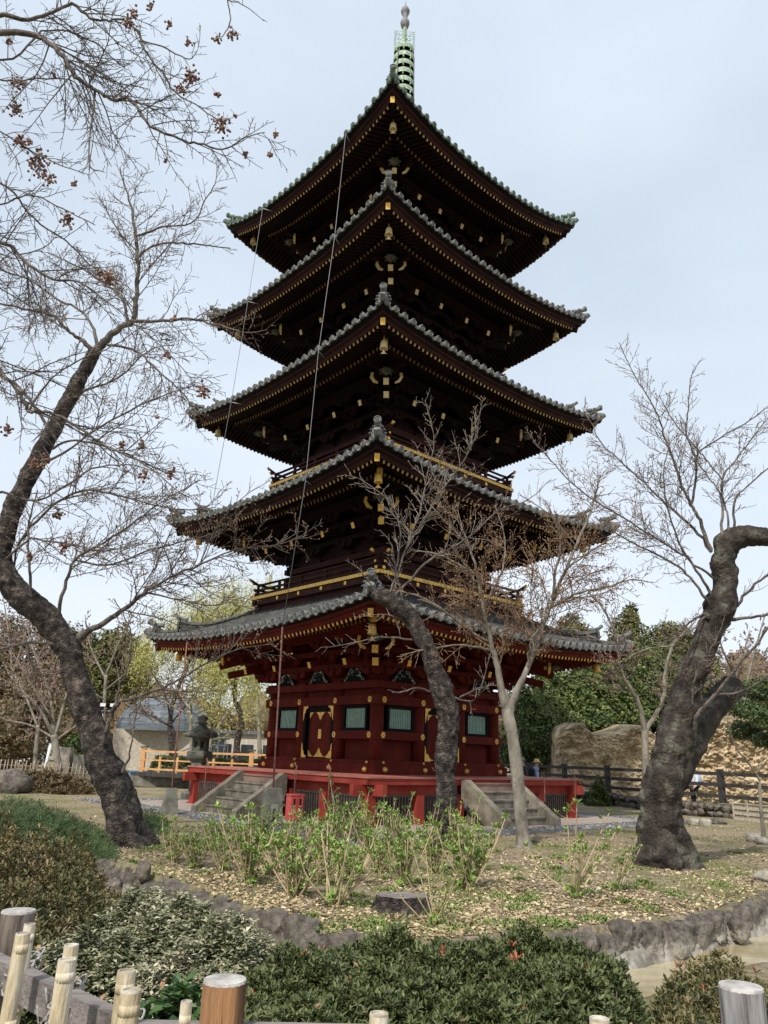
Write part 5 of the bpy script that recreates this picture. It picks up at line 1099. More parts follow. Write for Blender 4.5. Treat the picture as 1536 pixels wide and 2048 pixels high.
ev('olive topped evergreen rising highest behind the right end of the lowest roof', [(1255, 1275, 0, 36, 48), (1275, 1330, 0, 55, 46), (1232, 1325, 1, 38, 50), (1262, 1235, 0, 17, 28)], 13000, .26, 'evergreen2', 56, trunk=.3)
ev('rounded olive evergreen right of the tallest one', [(1335, 1300, 0, 58, 52), (1390, 1320, 0, 48, 50), (1310, 1350, 1, 45, 40), (1345, 1270, 0, 40, 26)], 13000, .26, 'evergreen2', 57, trunk=.3)
ev('small pointed olive evergreen peeping over the lowest roof', [(1145, 1275, 0, 36, 46), (1115, 1300, 0, 30, 38), (1175, 1290, 0, 26, 34)], 6000, .26, 'evergreen2', 58, trunk=.25)
ev('dark low evergreen shrubbery beside the two walking people', [(1070, 1480, 0, 60, 60), (1100, 1440, 0, 40, 60), (1050, 1430, 1, 40, 70), (1030, 1500, 1, 40, 40)], 15000, .20, 'evergreen', 41, trunk=.2)
ev('dark pine with drooping boughs at the right edge above the rock wall', [(1660, 1400, 0, 50, 30), (1500, 1420, 0, 42, 22), (1530, 1380, 0, 50, 24), (1560, 1440, -1, 60, 28), (1490, 1460, 1, 36, 18), (1545, 1480, 0, 44, 16)], 9000, .16, 'juniper', 33, trunk=.2, core=False)
# trees left, behind
def lt(name, label, bl, n, size, m, Y, grp='trees left behind the bamboo fence', **kw):
    return foliage_tree(name, label, [px_blob(a, b, Y + dy, r, rz) for a, b, dy, r, rz in bl], n, size, M[m], grp, **kw)
lt('broadleaf_tree', 'dark olive broadleaf tree filling the left edge above the parked car', [(20, 1440, 0, 80, 80), (80, 1400, 1, 55, 60), (-40, 1380, 0, 70, 80), (60, 1490, 0, 40, 40)], 15000, .20, 'brownbush', 42, trunk=.3)
lt('broadleaf_tree', 'olive green tree behind the leaning cherry, left of the yellow willow', [(205, 1330, 0, 55, 60), (240, 1300, 0, 45, 45), (180, 1390, 0, 50, 50), (270, 1350, 1, 40, 50), (160, 1310, 0, 40, 45)], 15000, .26, 'evergreen2', 52, trunk=.3)
lt('broadleaf_tree', 'brownish budding tree at the upper left of the far tree line', [(60, 1300, 0, 70, 66), (110, 1350, 0, 60, 60), (0, 1290, 0, 60, 60), (140, 1290, 1, 30, 40)], 13000, .26, 'brownbush', 55, trunk=.3, core=False)
lt('camellia_bush', 'small rounded dark green bush behind the far bamboo fence', [(145, 1500, 0, 24, 22), (150, 1485, 0, 16, 16)], 2600, .16, 'evergreen', 38, trunk=.08)

def willow(label, bl, Y, n, tr):
    blobs = [px_blob(a, b, Y + dy, r, rz) for a, b, dy, r, rz in bl]; x0 = at(tr[0][0], tr[0][1], Y); base = np.array([x0[0], x0[1], 0]); t = thing('willow_tree', label, 'willow', tuple(base), 0, 'yellow green willows')
    P, d = blob_pts(blobs, n, .9); P -= base; segs = 15; g = MB(); pos = []; nrm = []
    L = NP.uniform(.8, 3.8, n) * NP.choice([.5, 1, 1], n); sx = NP.normal(0, .12, n); 
    for e in range(segs):
        f = e / segs; q = P.copy(); q[:, 2] -= L * f; q[:, 0] += sx * f * 2 + .05 * np.sin(f * 6 + P[:, 1] * 5); pos.append(q + NP.normal(0, .035, q.shape))
    pos = np.concatenate(pos); pos = pos[pos[:, 2] > .8]; pos = pos[NP.random_sample(len(pos)) < .8]; nn = NP.normal(0, 1, pos.shape) * np.array([1, 1, .35])
    T = np.array([(0, -.5, 0), (.11, 0, 0), (0, .5, 0), (-.11, 0, 0)]); scatter(g, T, QUADF, pos, NP.uniform(.5, 1.4, len(pos)) * .16, 0, True, None, nn); g.build('hanging_foliage', M['willow'], t)
    rng = random.Random(int(Y * 7)); g = MB(); PP, RR = trace(tr, Y); gnarly(g, PP - base, RR, 12, .1, 2, 0, 3, True); tw = []
    for b in blobs:
        c = b[0] - base; s = (PP - base)[-1]; pts = rsp([s, (s + c) / 2 + np.array([rng.gauss(0, .3), 0, .5]), c + np.array([0, 0, b[1][2] * .4])], 8); R = np.linspace(.10, .03, 8); g.tube(pts, R, 6); grow(tw, pts, R, 2, 3.5, .40, rng, .0, rmin=.008)
    g.build('trunk', M['bark'], t); twigs_mesh('branches', tw, M['hydstem'], t); return t
willow('large yellow green willow glowing behind the left end of the lowest roof', [(400, 1235, 0, 85, 70), (470, 1200, 1, 75, 60), (330, 1270, 0, 60, 45), (500, 1270, 0, 60, 60), (540, 1180, 1, 40, 45), (290, 1290, 1, 34, 34), (440, 1290, 0, 60, 40)], 46, 3600, [(345, 1520, 20), (340, 1440, 15), (355, 1380, 13), (380, 1320, 11)])
willow('smaller greenish willow whose forked trunk stands beyond the stone lantern', [(430, 1330, 0, 55, 34), (500, 1325, 0, 50, 34), (460, 1290, 1, 40, 30)], 37, 900, [(472, 1530, 26), (475, 1480, 22), (484, 1440, 20), (470, 1400, 14)])

def bare_bg(name, label, tr, Y, limbs, seed, tm, group, hz=0, size=.05, per=3):
    rng = random.Random(seed); P, R = trace(tr, Y); base = np.array([P[0][0], P[0][1], 0]); t = thing(name, label, 'tree', tuple(base), 0, group); g = MB(); gnarly(g, P - base, R, 12, .1, 1.5, 0, seed, True); tw = []
    for lm in limbs:
        Q, S = trace(lm, Y, Y + rng.uniform(-2, 2)); g.tube(Q - base, S, 6); grow(tw, Q - base, S, 2, 4.2, .40, rng, .04, rmin=.008)
    g.build('trunk', M['palebark'] if seed % 2 else M['bark'], t); twigs_mesh('crown_twigs', tw, M[tm], t)
    if hz: tips_mesh('buds', tw, M['pinktwig'] if tm == 'pinktwig' else M['twigb'], t, size, rng, per, 1.0, 2)
    return t
G3 = 'bare trees behind the garden'
bare_bg('bare_tree', 'pinkish budding cherry behind the far fence, left of the leaning trunk', [(118, 1545, 22), (112, 1500, 24), (108, 1470, 22)], 34, [[(108, 1475, 14), (80, 1420, 9), (40, 1380, 6), (-10, 1350, 3)], [(110, 1475, 14), (130, 1400, 9), (150, 1330, 6), (160, 1260, 3)], [(108, 1472, 12), (100, 1390, 8), (70, 1310, 5), (50, 1240, 3)], [(112, 1480, 9), (170, 1440, 6), (210, 1420, 4)], [(106, 1475, 9), (60, 1450, 6), (10, 1440, 4)], [(105, 1440, 8), (40, 1330, 5), (0, 1270, 3)]], 3, 'pinktwig', G3, 1, .045)
bare_bg('bare_tree', 'grey trunked bare tree beside the white pole at the far left', [(68, 1545, 16), (72, 1500, 14), (76, 1450, 12)], 36, [[(76, 1455, 9), (50, 1390, 6), (20, 1330, 4)], [(76, 1450, 9), (95, 1380, 6), (115, 1310, 4)]], 5, 'pinktwig', G3, 1, .04)
bare_bg('bare_tree', 'rusty twigged bare tree before the slate roofed building', [(352, 1530, 12), (350, 1480, 11), (340, 1440, 9)], 42, [[(345, 1455, 8), (300, 1430, 5), (265, 1425, 3)], [(342, 1445, 8), (330, 1390, 5), (300, 1340, 3)], [(344, 1445, 8), (380, 1400, 5), (400, 1370, 3)]], 8, 'twigb', G3, 1, .04)
bare_bg('bare_tree', 'spreading brown twigged tree between the stone lantern and the pagoda', [(415, 1535, 14), (418, 1500, 12), (425, 1470, 10)], 40, [[(425, 1470, 8), (400, 1420, 6), (380, 1380, 4)], [(425, 1470, 8), (460, 1420, 6), (500, 1390, 4)], [(424, 1480, 8), (480, 1470, 5), (520, 1440, 3)], [(424, 1475, 7), (440, 1400, 5), (450, 1350, 3)]], 9, 'pinktwig', G3, 1, .04)
bare_bg('bare_tree', 'tall bare tree rising above the willow left of the pagoda', [(520, 1520, 14), (515, 1400, 12), (510, 1300, 9)], 58, [[(510, 1310, 8), (480, 1230, 5), (460, 1150, 3)], [(510, 1300, 8), (530, 1220, 5), (545, 1140, 3)], [(512, 1330, 6), (450, 1270, 4), (420, 1190, 3)]], 11, 'pinktwig', G3, 0)
bare_bg('bare_tree', 'brown twigged bare tree crowding the right edge above the rock', [(1480, 1560, 18), (1485, 1450, 14), (1490, 1380, 12)], 44, [[(1490, 1390, 10), (1450, 1310, 6), (1430, 1250, 4)], [(1490, 1380, 10), (1510, 1300, 6), (1530, 1230, 4)], [(1490, 1400, 9), (1550, 1330, 6), (1580, 1260, 4)], [(1488, 1420, 9), (1430, 1370, 6), (1400, 1330, 4)]], 13, 'pinktwig', G3, 1, .06)
bare_bg('bare_tree', 'brown twigged bare tree between the right trunk and the edge of the photo', [(1445, 1580, 16), (1450, 1470, 13), (1455, 1400, 11)], 48, [[(1455, 1410, 9), (1420, 1340, 6), (1390, 1290, 4)], [(1455, 1400, 9), (1480, 1330, 6), (1500, 1260, 4)], [(1455, 1420, 9), (1520, 1370, 6), (1560, 1330, 4)]], 15, 'pinktwig', G3, 1, .06)
bare_bg('bare_tree', 'hazy grey bare tree at the far left skyline', [(20, 1500, 16), (22, 1420, 13), (25, 1350, 10)], 50, [[(25, 1360, 8), (-10, 1290, 5), (-30, 1220, 3)], [(25, 1350, 8), (50, 1270, 5), (60, 1200, 3)], [(25, 1370, 7), (90, 1310, 5), (130, 1260, 3)], [(25, 1350, 7), (15, 1250, 5), (5, 1190, 3)]], 17, 'pinktwig', G3, 1, .05)
bare_bg('bare_tree', 'hazy bare tree between the leaning cherry and the willow', [(205, 1510, 14), (208, 1420, 12), (212, 1350, 10)], 48, [[(212, 1360, 8), (180, 1290, 5), (170, 1230, 3)], [(212, 1350, 8), (240, 1280, 5), (265, 1230, 3)], [(212, 1380, 7), (270, 1330, 5), (310, 1290, 3)], [(210, 1400, 7), (160, 1370, 5), (130, 1340, 3)]], 19, 'pinktwig', G3, 1, .05)
bare_bg('bare_tree', 'brown bare tree standing in front of the yellow willow', [(385, 1520, 14), (382, 1460, 12), (380, 1410, 10)], 38, [[(380, 1420, 8), (350, 1370, 5), (330, 1320, 3)], [(380, 1415, 8), (410, 1350, 5), (420, 1290, 3)], [(380, 1430, 7), (320, 1400, 5), (280, 1390, 3)], [(382, 1420, 7), (385, 1340, 5), (375, 1270, 3)]], 23, 'twigb', G3, 1, .035)
# far woodland closing the horizon
g = MB(); bl = []
for e in range(90):
    px = -500 + e * 29; ty = 1395 + R_.uniform(-35, 30) - (50 if px < 250 or px > 1250 else 0); Y = R_.uniform(72, 92); bl.append(px_blob(px, ty + 62, Y, R_.uniform(48, 70), R_.uniform(55, 80)))
P, d = blob_pts(bl, 60000, .25); ok = P[:, 2] > .2; scatter(g, LEAF, LEAFF, P[ok], NP.uniform(.30, .60, ok.sum()), 0, True, None, (d + NP.normal(0, .8, d.shape))[ok])
for k, (c, r) in enumerate(bl): V, F = rock_verts(*(r * .8), k * 1.3, 2, .3); V = V + c; V[:, 2] = np.maximum(V[:, 2], -.5); g.add(V, [F], 0, False)
tag(g.build('woodland', M['brownbush']), kind='stuff')

# ------------------------------------------------------------------ rock wall (artificial cliff)
def clay_material():
    m = M['clay']; N = m.node_tree; b = N.nodes['Principled BSDF']; L = N.links.new; src = b.inputs['Base Color'].links[0].from_socket
    t = N.nodes.new('ShaderNodeTexCoord'); sx = N.nodes.new('ShaderNodeSeparateXYZ'); L(t.outputs['Object'], sx.inputs[0]); n = N.nodes.new('ShaderNodeTexNoise'); n.inputs['Scale'].default_value = 1.1; n.inputs['Detail'].default_value = 8; L(t.outputs['Object'], n.inputs['Vector'])
    a = N.nodes.new('ShaderNodeMath'); a.operation = 'MULTIPLY_ADD'; L(n.outputs['Fac'], a.inputs[0]); a.inputs[1].default_value = 2.4; L(sx.outputs['Z'], a.inputs[2])
    r = N.nodes.new('ShaderNodeMapRange'); L(a.outputs[0], r.inputs[0]); r.inputs[1].default_value = 3.9; r.inputs[2].default_value = 4.9
    q = N.nodes.new('ShaderNodeMix'); q.data_type = 'RGBA'; q.blend_type = 'MULTIPLY'; L(r.outputs[0], q.inputs['Factor']); L(src, q.inputs['A']); q.inputs['B'].default_value = (.42, .42, .40, 1); L(q.outputs['Result'], b.inputs['Base Color'])
clay_material()
def cliff(name, label, prof, Y, thick=3.0, seed=0):
    """prof: (px, top py); front face stands at depth Y"""
    pr = np.array(prof, float); n = int((pr[-1, 0] - pr[0, 0]) / 1.6); pxs = np.linspace(pr[0, 0], pr[-1, 0], n); tops = np.interp(pxs, pr[:, 0], pr[:, 1]); m = 90
    V = np.zeros((n, m + 14, 3))
    for a in range(n):
        tp = at(pxs[a], tops[a], Y); H = tp[2]
        for b in range(m + 14):
            f = b / m
            if f <= 1: z = -.1 + (H + .1 - .25) * f; yo = -.22 * (f - .5) - .10 * math.sin(f * 9)
            else: q = (b - m) / 13.0; z = H - .25 + .25 * math.sin(q * math.pi / 2) ; yo = -.10 + thick * (1 - math.cos(q * math.pi / 2))
            x = tp[0]; p = Vector((x * .9, z * 1.3, seed)); dn = mnoise.noise(p) * .16 + mnoise.noise(p * 2.6) * .14 + mnoise.noise(p * 6) * .12 + mnoise.noise(p * 13) * .13 + mnoise.noise(p * 26) * .06 - .16 * abs(mnoise.noise(p * 3.5 + Vector((9, 2, 4))))
            edge_ = min(1, (pxs[a] - pr[0, 0]) / 26.0)
            V[a, b] = (x, Y + yo + dn + (1 - edge_) ** 2 * 1.2, z)
    g = MB(); k = m + 14; i_ = np.arange(n - 1)[:, None] * k; j_ = np.arange(k - 1)[None]; F = np.stack([i_ + j_, i_ + k + j_, i_ + k + j_ + 1, i_ + j_ + 1], -1)
    base = np.array([V[:, 0, 0].mean(), Y, 0]); V = V - base
    cut = int(m * .95); g.add(V.reshape(-1, 3), [F[:, :cut].reshape(-1, 4)], 0, True); g.add(V.reshape(-1, 3), [F[:, cut:].reshape(-1, 4)], 0, True)
    bk = V[:, -1].copy(); bk2 = bk.copy(); bk2[:, 2] = 0; g.add(np.concatenate([bk, bk2]), [np.stack([np.arange(n - 1), np.arange(n - 1) + n, np.arange(n - 1) + n + 1, np.arange(n - 1) + 1], 1)], 1)
    sd = np.concatenate([V[0], np.array([[V[0, -1, 0], V[0, -1, 1], 0]])]); g.add(sd, [np.arange(len(sd))[::-1]], 0)
    return tag(g.build(name, [M['clay'], M['claytop']], None, tuple(base)), label, 'rock wall')
cliff('rock_wall', 'ochre artificial rock wall with a wavy grey top behind the charcoal fence', [(1119, 1466), (1126, 1450), (1148, 1441), (1170, 1442), (1182, 1458), (1205, 1464), (1240, 1455), (1262, 1445), (1288, 1446), (1308, 1462), (1340, 1470), (1380, 1466), (1400, 1450), (1440, 1432), (1480, 1428), (1520, 1424), (1600, 1430), (1700, 1430)], 38)
# ------------------------------------------------------------------ buildings far left
q = at(315, 1500, 60); t = thing('domed_building', 'pale brick building with a curved slate roof behind the bare trees on the left', 'building', (q[0], q[1], 0), rad(8))
zr = at(315, 1460, 60)[2]; zt_ = at(315, 1388, 60)[2]; g = MB(); g.box((-.2, 2.5, zr / 2), (6.2, 5, zr)); g.build('brick_wall', M['brickpale'], t)
g = MB(); an = np.linspace(0, math.pi / 2, 10); prof_ = [(3.6 * math.cos(a) ** .8 if a < 1.55 else .01, zr - .05 + (zt_ - zr) * math.sin(a)) for a in an]; g.lathe(prof_, (0, 2.5, 0), 24, 0, False); g.build('slate_roof', M['slate'], t)
g = MB(); g.box((3.9, 2.2, zr * .42), (2.0, 4, zr * .84)); g.build('glass_annex', M['glass'], t); g = MB()
for e in range(5): g.box((2.95 + e * .47, .17, zr * .42), (.05, .06, zr * .84))
g.box((3.9, 2.2, zr * .86), (2.3, 4.3, .12)); g.build('steel_frame', M['steel'], t)
q = at(450, 1500, 66); t = thing('pale_building', 'low pale building glimpsed between the lantern and the pagoda', 'building', (q[0], q[1], 0)); g = MB(); g.box((0, 3, 1.5), (9, 6, 3)); g.build('wall', M['brickpale'], t); g = MB(); g.box((0, 3, 3.1), (9.6, 6.6, .25)); g.build('roof_slab', M['slate'], t)
g = MB()
for e in range(5): g.box((-3.6 + e * 1.8, -.02, 1.6), (1.0, .1, 1.1))
g.build('window', M['glass'], t)
q = at(395, 1520, 50); t = thing('steel_handrail', 'grey steel stair handrail beside the slate roofed building', 'handrail', (q[0], q[1], 0)); g = MB()
for e in range(7): g.tube([(-1.8 + e * .6, 0, 0), (-1.8 + e * .6, 0, 1.15 + (.25 * e if e < 4 else .75))], .03, 5)
g.tube([(-1.8, 0, 1.15), (0, 0, 1.9), (1.8, 0, 1.9)], .04, 5); g.tube([(-1.8, 0, .75), (0, 0, 1.45), (1.8, 0, 1.45)], .03, 5); g.build('rails', M['steel'], t)
# floodlights
q = at(207, 1412, 44); t = thing('floodlight_mast', 'mast with three small floodlights showing white faces behind the leaning cherry', 'floodlights', (q[0], q[1], 0)); g = MB(); g.tube([(0, .1, 0), (0, .1, q[2] - .2)], .06, 8); g.beam((-.75, .1, q[2] - .25), (.75, .1, q[2] - .25), .06, .06); g.build('mast', M['steel'], t)
for x_ in (-.55, 0, .55):
    g = MB(); g.box((x_, 0, q[2] - .02), (.34, .22, .36)); lampo = g.build('lamp_housing', M['black'], t); g = MB(); g.box((x_, -.115, q[2] + .06), (.30, .012, .17)); g.build('lens', M['white'], lampo)
# white pole, car, far bamboo fence
q = gp(86, 1548); q = at(86, 1548, 33); t = tag(MB().build('white_pole', M['white']), 'plain white pole leaning slightly beyond the far bamboo fence', 'pole'); bpy.data.objects.remove(t)
g = MB(); g.tube([(0, 0, 0), (.12, 0, at(91, 1488, 33)[2])], .055, 10); g.tube([(.12, 0, at(91, 1488, 33)[2]), (.121, 0, at(91, 1488, 33)[2] + .02)], .065, 10); tag(g.build('white_pole', M['white'], None, (q[0], q[1], 0)), 'plain white pole leaning slightly beyond the far bamboo fence', 'pole')
q = at(40, 1530, 58); t = thing('parked_van', 'white parked van glimpsed behind the far bamboo fence at the left', 'van', (q[0], q[1], 0), rad(6)); L_ = 3.4; g = MB()
pf_ = [(-1.7, .35), (1.7, .35), (1.7, 1.75), (-.45, 1.8), (-.95, 1.15), (-1.65, .95)]; g.prism(pf_, (0, .75, 0), (1, 0, 0), (0, 0, 1), 1.5); g.build('body', M['white'], t)
g = MB(); g.prism([(-.86, 1.12), (-.1, 1.12), (-.1, 1.62), (-.48, 1.65)], (0, -.755, 0), (1, 0, 0), (0, 0, 1), .01); g.prism([(.05, 1.12), (1.5, 1.12), (1.5, 1.6), (.05, 1.62)], (0, -.755, 0), (1, 0, 0), (0, 0, 1), .01); g.build('window', M['glass'], t)
for x_ in (-1.05, 1.05):
    g = MB(); Mx = np.array([[1, 0, 0], [0, 0, -1], [0, 1, 0]]); g.lathe([(.01, -.1), (.32, -.1), (.33, .08), (.2, .1), (.01, .1)], (x_, -.7, .33), 16, 0, False, Mx); g.build('wheel', M['black'], t)
A0 = at(-30, 1562, 31); B0 = at(200, 1566, 29.5); A0[2] = B0[2] = 0; t = thing('bamboo_fence', 'far low bamboo picket fence beyond the dry grass left of the leaning cherry', 'fence', tuple(A0)); D = B0 - A0; Ln = np.linalg.norm(D); D /= Ln
zb2 = at(100, 1552, 30)[2]; zt2 = at(100, 1524, 30)[2]
for e in range(30):
    g = MB(); p = D * (e + .5) * Ln / 30; hh = zt2 + R_.uniform(-.08, .06); g.tube([p, p + np.array([R_.uniform(-.02, .02), 0, hh])], .022, 7); g.build('picket', M['oldbamboo'], t)
for zz in (zb2 + .12, zt2 - .18): g = MB(); g.tube([(0, .04, zz), D * Ln + np.array([0, .04, zz])], .018, 6); g.build('rail', M['oldbamboo'], t)
q = at(168, 1515, 37); t = thing('stone_monument', 'grey upright stone block with a pale inscribed face behind the far fence', 'monument', (q[0], q[1], 0)); g = MB(); g.box((-.9, 0, .75), (.7, .5, 1.5), 0, 0, .9); g.build('pillar_stone', M['palerock'], t); g = MB(); g.box((.5, .1, .6), (1.9, .5, 1.2), 0, 0, .97); g.build('wide_slab', M['concrete'], t)

# ------------------------------------------------------------------ people
def person(label, px, py, Y, H, face, clothes, hat, seed):
    q = at(px, py, Y); t = thing('person', label, 'person', (q[0], q[1], 0), face); s = H / 1.65; rng = random.Random(seed)
    def skin(name, pts, edges, rr, m, root=0, sub=2):
        me = bpy.data.meshes.new(name); me.from_pydata([tuple(np.array(p) * s) for p in pts], edges, []); o = bpy.data.objects.new(name, me); C.objects.link(o); o.parent = t; me.materials.append(m)
        sk = o.modifiers.new('skin', 'SKIN'); me_s = me.skin_vertices[0].data if me.skin_vertices else None
        if me_s is None: bpy.context.view_layer.update(); me_s = me.skin_vertices[0].data
        for k, r in enumerate(rr): me_s[k].radius = (r * s, r * s) if not isinstance(r, tuple) else (r[0] * s, r[1] * s)
        me_s[root].use_root = True; sk.use_smooth_shade = True; sb_ = o.modifiers.new('sub', 'SUBSURF'); sb_.levels = sub; sb_.render_levels = sub; return o
    # x forward, y left
    pts = [(0, 0, .90), (0, 0, 1.12), (.01, 0, 1.32), (.03, 0, 1.42), (.05, 0, 1.50), (.06, 0, 1.60), (0, .17, 1.35), (.02, .22, 1.10), (.13, .22, .92), (.20, .21, .88), (0, -.17, 1.35), (-.04, -.22, 1.10), (.02, -.22, .90), (.06, -.22, .84), (0, .09, .86), (.12, .10, .48), (.04, .10, .08), (.16, .10, .03), (0, -.09, .86), (-.03, -.10, .48), (-.20, -.10, .10), (-.10, -.10, .04)]
    ed = [(0, 1), (1, 2), (2, 3), (3, 4), (4, 5), (2, 6), (6, 7), (7, 8), (8, 9), (2, 10), (10, 11), (11, 12), (12, 13), (0, 14), (14, 15), (15, 16), (16, 17), (0, 18), (18, 19), (19, 20), (20, 21)]
    rr = [(.12, .14), (.11, .13), (.11, .14), .055, .075, .085, .06, .043, .032, .035, .06, .043, .032, .035, .085, .06, .045, .035, .085, .06, .045, .035]
    skin('body', pts, ed, rr, M['skin'])
    for sg, b_ in ((1, 9), (-1, 13)):
        hp = np.array(pts[b_])
        for f in range(4): pass
    skin('shirt', [pts[0], pts[1], pts[2], (.02, 0, 1.39), pts[6], pts[7], pts[8], pts[10], pts[11], pts[12]], [(0, 1), (1, 2), (2, 3), (2, 4), (4, 5), (5, 6), (2, 7), (7, 8), (8, 9)], [(.135, .155), (.13, .15), (.13, .155), .07, .075, .058, .046, .075, .058, .046], clothes[0])
    skin('trousers', [(0, 0, .93), pts[14], pts[15], pts[16], pts[18], pts[19], pts[20]], [(0, 1), (1, 2), (2, 3), (0, 4), (4, 5), (5, 6)], [(.13, .15), .10, .078, .065, .10, .078, .065], clothes[1])
    g = MB(); c = np.array([.06, 0, 1.60]) * s
    g.lathe([(.17 * s, -.0), (.165 * s, .012), (.105 * s, .03 * s), (.10 * s, .10 * s), (.06 * s, .13 * s), (.005, .135 * s)] if hat else [(.09 * s, -.05), (.105 * s, .02), (.09 * s, .08 * s), (.04, .11 * s), (.004, .115 * s)], c, 18); g.build('hat' if hat else 'hair', hat or M['black'], t)
    g = MB()    # face: nose, eyes, mouth, ears
    g.lathe([(.016, 0), (.012, .02), (.002, .035)], (.14 * s, 0, 1.56 * s), 6); 
    for sg in (-1, 1): g.lathe([(.02, -.02), (.024, 0), (.01, .02)], (.06 * s, sg * .087 * s, 1.56 * s), 6)
    g.build('face_features', M['skin'], t)
    for k_, (hx, hy, hz_) in enumerate((pts[9], pts[13])):     # hands with five curled fingers
        g = MB()
        for f in range(4): y_ = hy - .03 + f * .02; g.tube([np.array([hx, y_, hz_]) * s, np.array([hx + .03, y_, hz_ - .045]) * s, np.array([hx + .02, y_, hz_ - .08 - .01 * (f in (1, 2))]) * s], .0095, 5)
        g.tube([np.array([hx + .02, hy - .03, hz_ + .01]) * s, np.array([hx + .055, hy - .04, hz_ - .02]) * s, np.array([hx + .06, hy - .02, hz_ - .04]) * s], .010, 5); g.build('fingers', M['skin'], t)
    g = MB()
    for p in (pts[17], pts[21]): g.box(np.array([p[0] - .04, p[1], .035]) * s, (.26 * s, .10 * s, .07 * s))
    g.build('shoes', M['darkcloth'], t)
    if clothes[2]: g = MB(); V, F = rock_verts(.11, .15, .22, seed, 2, .06); g.add(V + np.array([-.19, 0, 1.20]) * s, [F], 0, True); g.build('backpack', clothes[2], t)
    return t
person('person in light blue shirt and straw hat with a dark backpack walking behind the fence', 1071, 1540, 31.5, 1.60, rad(10), (M['bluecloth'], M['jeans'], M['darkcloth']), M['straw'], 1)
person('person in dark clothes and khaki hat, half hidden by the pale maple trunk', 1047, 1540, 33, 1.66, rad(160), (M['darkcloth'], M['darkcloth'], None), M['khaki'], 2)
person('person in white and blue shirt and dark shorts, half hidden by the big right trunk', 1386, 1560, 29, 1.62, rad(200), (M['whitecloth'], M['darkcloth'], M['bluecloth']), None, 3)

# ------------------------------------------------------------------ shrubs and hedges in front
def rosette_template(nl=8, el=35, L=1.0, w=.26):
    V = []; F = []
    for e in range(nl):
        a = e * 2 * math.pi / nl + (e % 2) * .3; l = L * (1 if e % 2 else .8); z = math.sin(rad(el + (22 if e % 2 else -12))) * l; r = math.cos(rad(el)) * l
        ca, sa = math.cos(a), math.sin(a); b = len(V)
        V += [(0, 0, 0), (r * .55 * ca - w * .5 * sa * l, r * .55 * sa + w * .5 * ca * l, z * .62), (r * ca, r * sa, z * .92), (r * .55 * ca + w * .5 * sa * l, r * .55 * sa - w * .5 * ca * l, z * .62)]; F.append((b, b + 1, b + 2, b + 3))
    return np.array(V), np.array(F)
ROS, ROSF = rosette_template(7, 35, 1.0, .36)
def region_pts(poly, n):
    p = np.array(poly, float); lo, hi = p.min(0), p.max(0); out = []
    while len(out) < n:
        q = NP.uniform(lo, hi, (n * 2, 2)); ins = np.zeros(len(q), bool); j = len(p) - 1
        for i in range(len(p)):
            c = ((p[i, 1] > q[:, 1]) != (p[j, 1] > q[:, 1])) & (q[:, 0] < (p[j, 0] - p[i, 0]) * (q[:, 1] - p[i, 1]) / (p[j, 1] - p[i, 1] + 1e-12) + p[i, 0]); ins ^= c; j = i
        out += list(q[ins])
    return np.array(out[:n])
def dist_poly(q, poly):
    p = np.array(poly, float); D = np.full(len(q), 1e9)
    for i in range(len(p)):
        a, b = p[i - 1], p[i]; t = np.clip(((q - a) @ (b - a)) / ((b - a) @ (b - a)), 0, 1); D = np.minimum(D, np.linalg.norm(q - (a + t[:, None] * (b - a)), axis=1))
    return D
def hedge(name, label, poly, zf_, n, size, lm, extra=None, layers=4, base_z=0.0, tmpl=(ROS, ROSF), rnd=.35, lump=.06, cat='hedge', twm='twig', group=None):
    """clipped or loose shrub mass: leaf rosettes over a domed volume, stems inside"""
    c = np.array(poly).mean(0); t = thing(name, label, cat, (c[0], c[1], 0), 0, group); g = MB(); off_ = np.array([c[0], c[1], 0])
    q = region_pts(poly, n); D = dist_poly(q, poly); top = zf_(q[:, 0], q[:, 1]); edge_ = 1 - np.clip(1 - D / rnd, 0, 1) ** 2.2
    lp = lump * (np.sin(q[:, 0] * 9 + 1) * np.sin(q[:, 1] * 8) + .8 * np.sin(q[:, 0] * 21 + q[:, 1] * 5) * np.sin(q[:, 1] * 19 + 2))
    lay = NP.randint(0, layers, n); z = base_z + (top - base_z) * (.12 + .88 * edge_) + lp - lay * size * .9 - NP.random_sample(n) * size
    side = NP.random_sample(n) < .25; z = np.where(side & (D < rnd * .7), base_z + (z - base_z) * NP.random_sample(n), z)
    P = np.stack([q[:, 0], q[:, 1], np.maximum(z, base_z + .02)], 1) - off_
    pc = np.array(poly).mean(0); outd = q - pc; outd /= np.linalg.norm(outd, axis=1, keepdims=True) + 1e-9; nn = np.stack([outd[:, 0] * (1 - edge_) * 1.5, outd[:, 1] * (1 - edge_) * 1.5, np.ones(n)], 1) + NP.normal(0, .38, (n, 3))
    scatter(g, tmpl[0], tmpl[1], P, NP.uniform(.7, 1.25, n) * size, 0, True, None, nn); ml = [lm]
    if extra:
        m2, frac, sz2 = extra; k = NP.random_sample(n) < frac; ml.append(m2); P2 = P[k] + np.array([0, 0, .03]); scatter(g, tmpl[0], tmpl[1], P2, NP.uniform(.6, 1.1, k.sum()) * sz2, 1, True, None, nn[k] * np.array([.4, .4, 1.5]))
    g.build('foliage', ml, t)
    g = MB(); m = max(60, n // 45); idx = NP.choice(n, m)
    for i in idx:
        p = P[i]; b = np.array([p[0] * .82 + R_.gauss(0, .04), p[1] * .82 + R_.gauss(0, .04), base_z - .02]); g.tube([b, (b + p) / 2 + np.array([R_.gauss(0, .05), R_.gauss(0, .05), .02]), p], [.008, .005, .003], 4, 0, False, False)
    g.build('stems', M[twm], t)
    return t
gz = lambda x, y: gh(x, y)
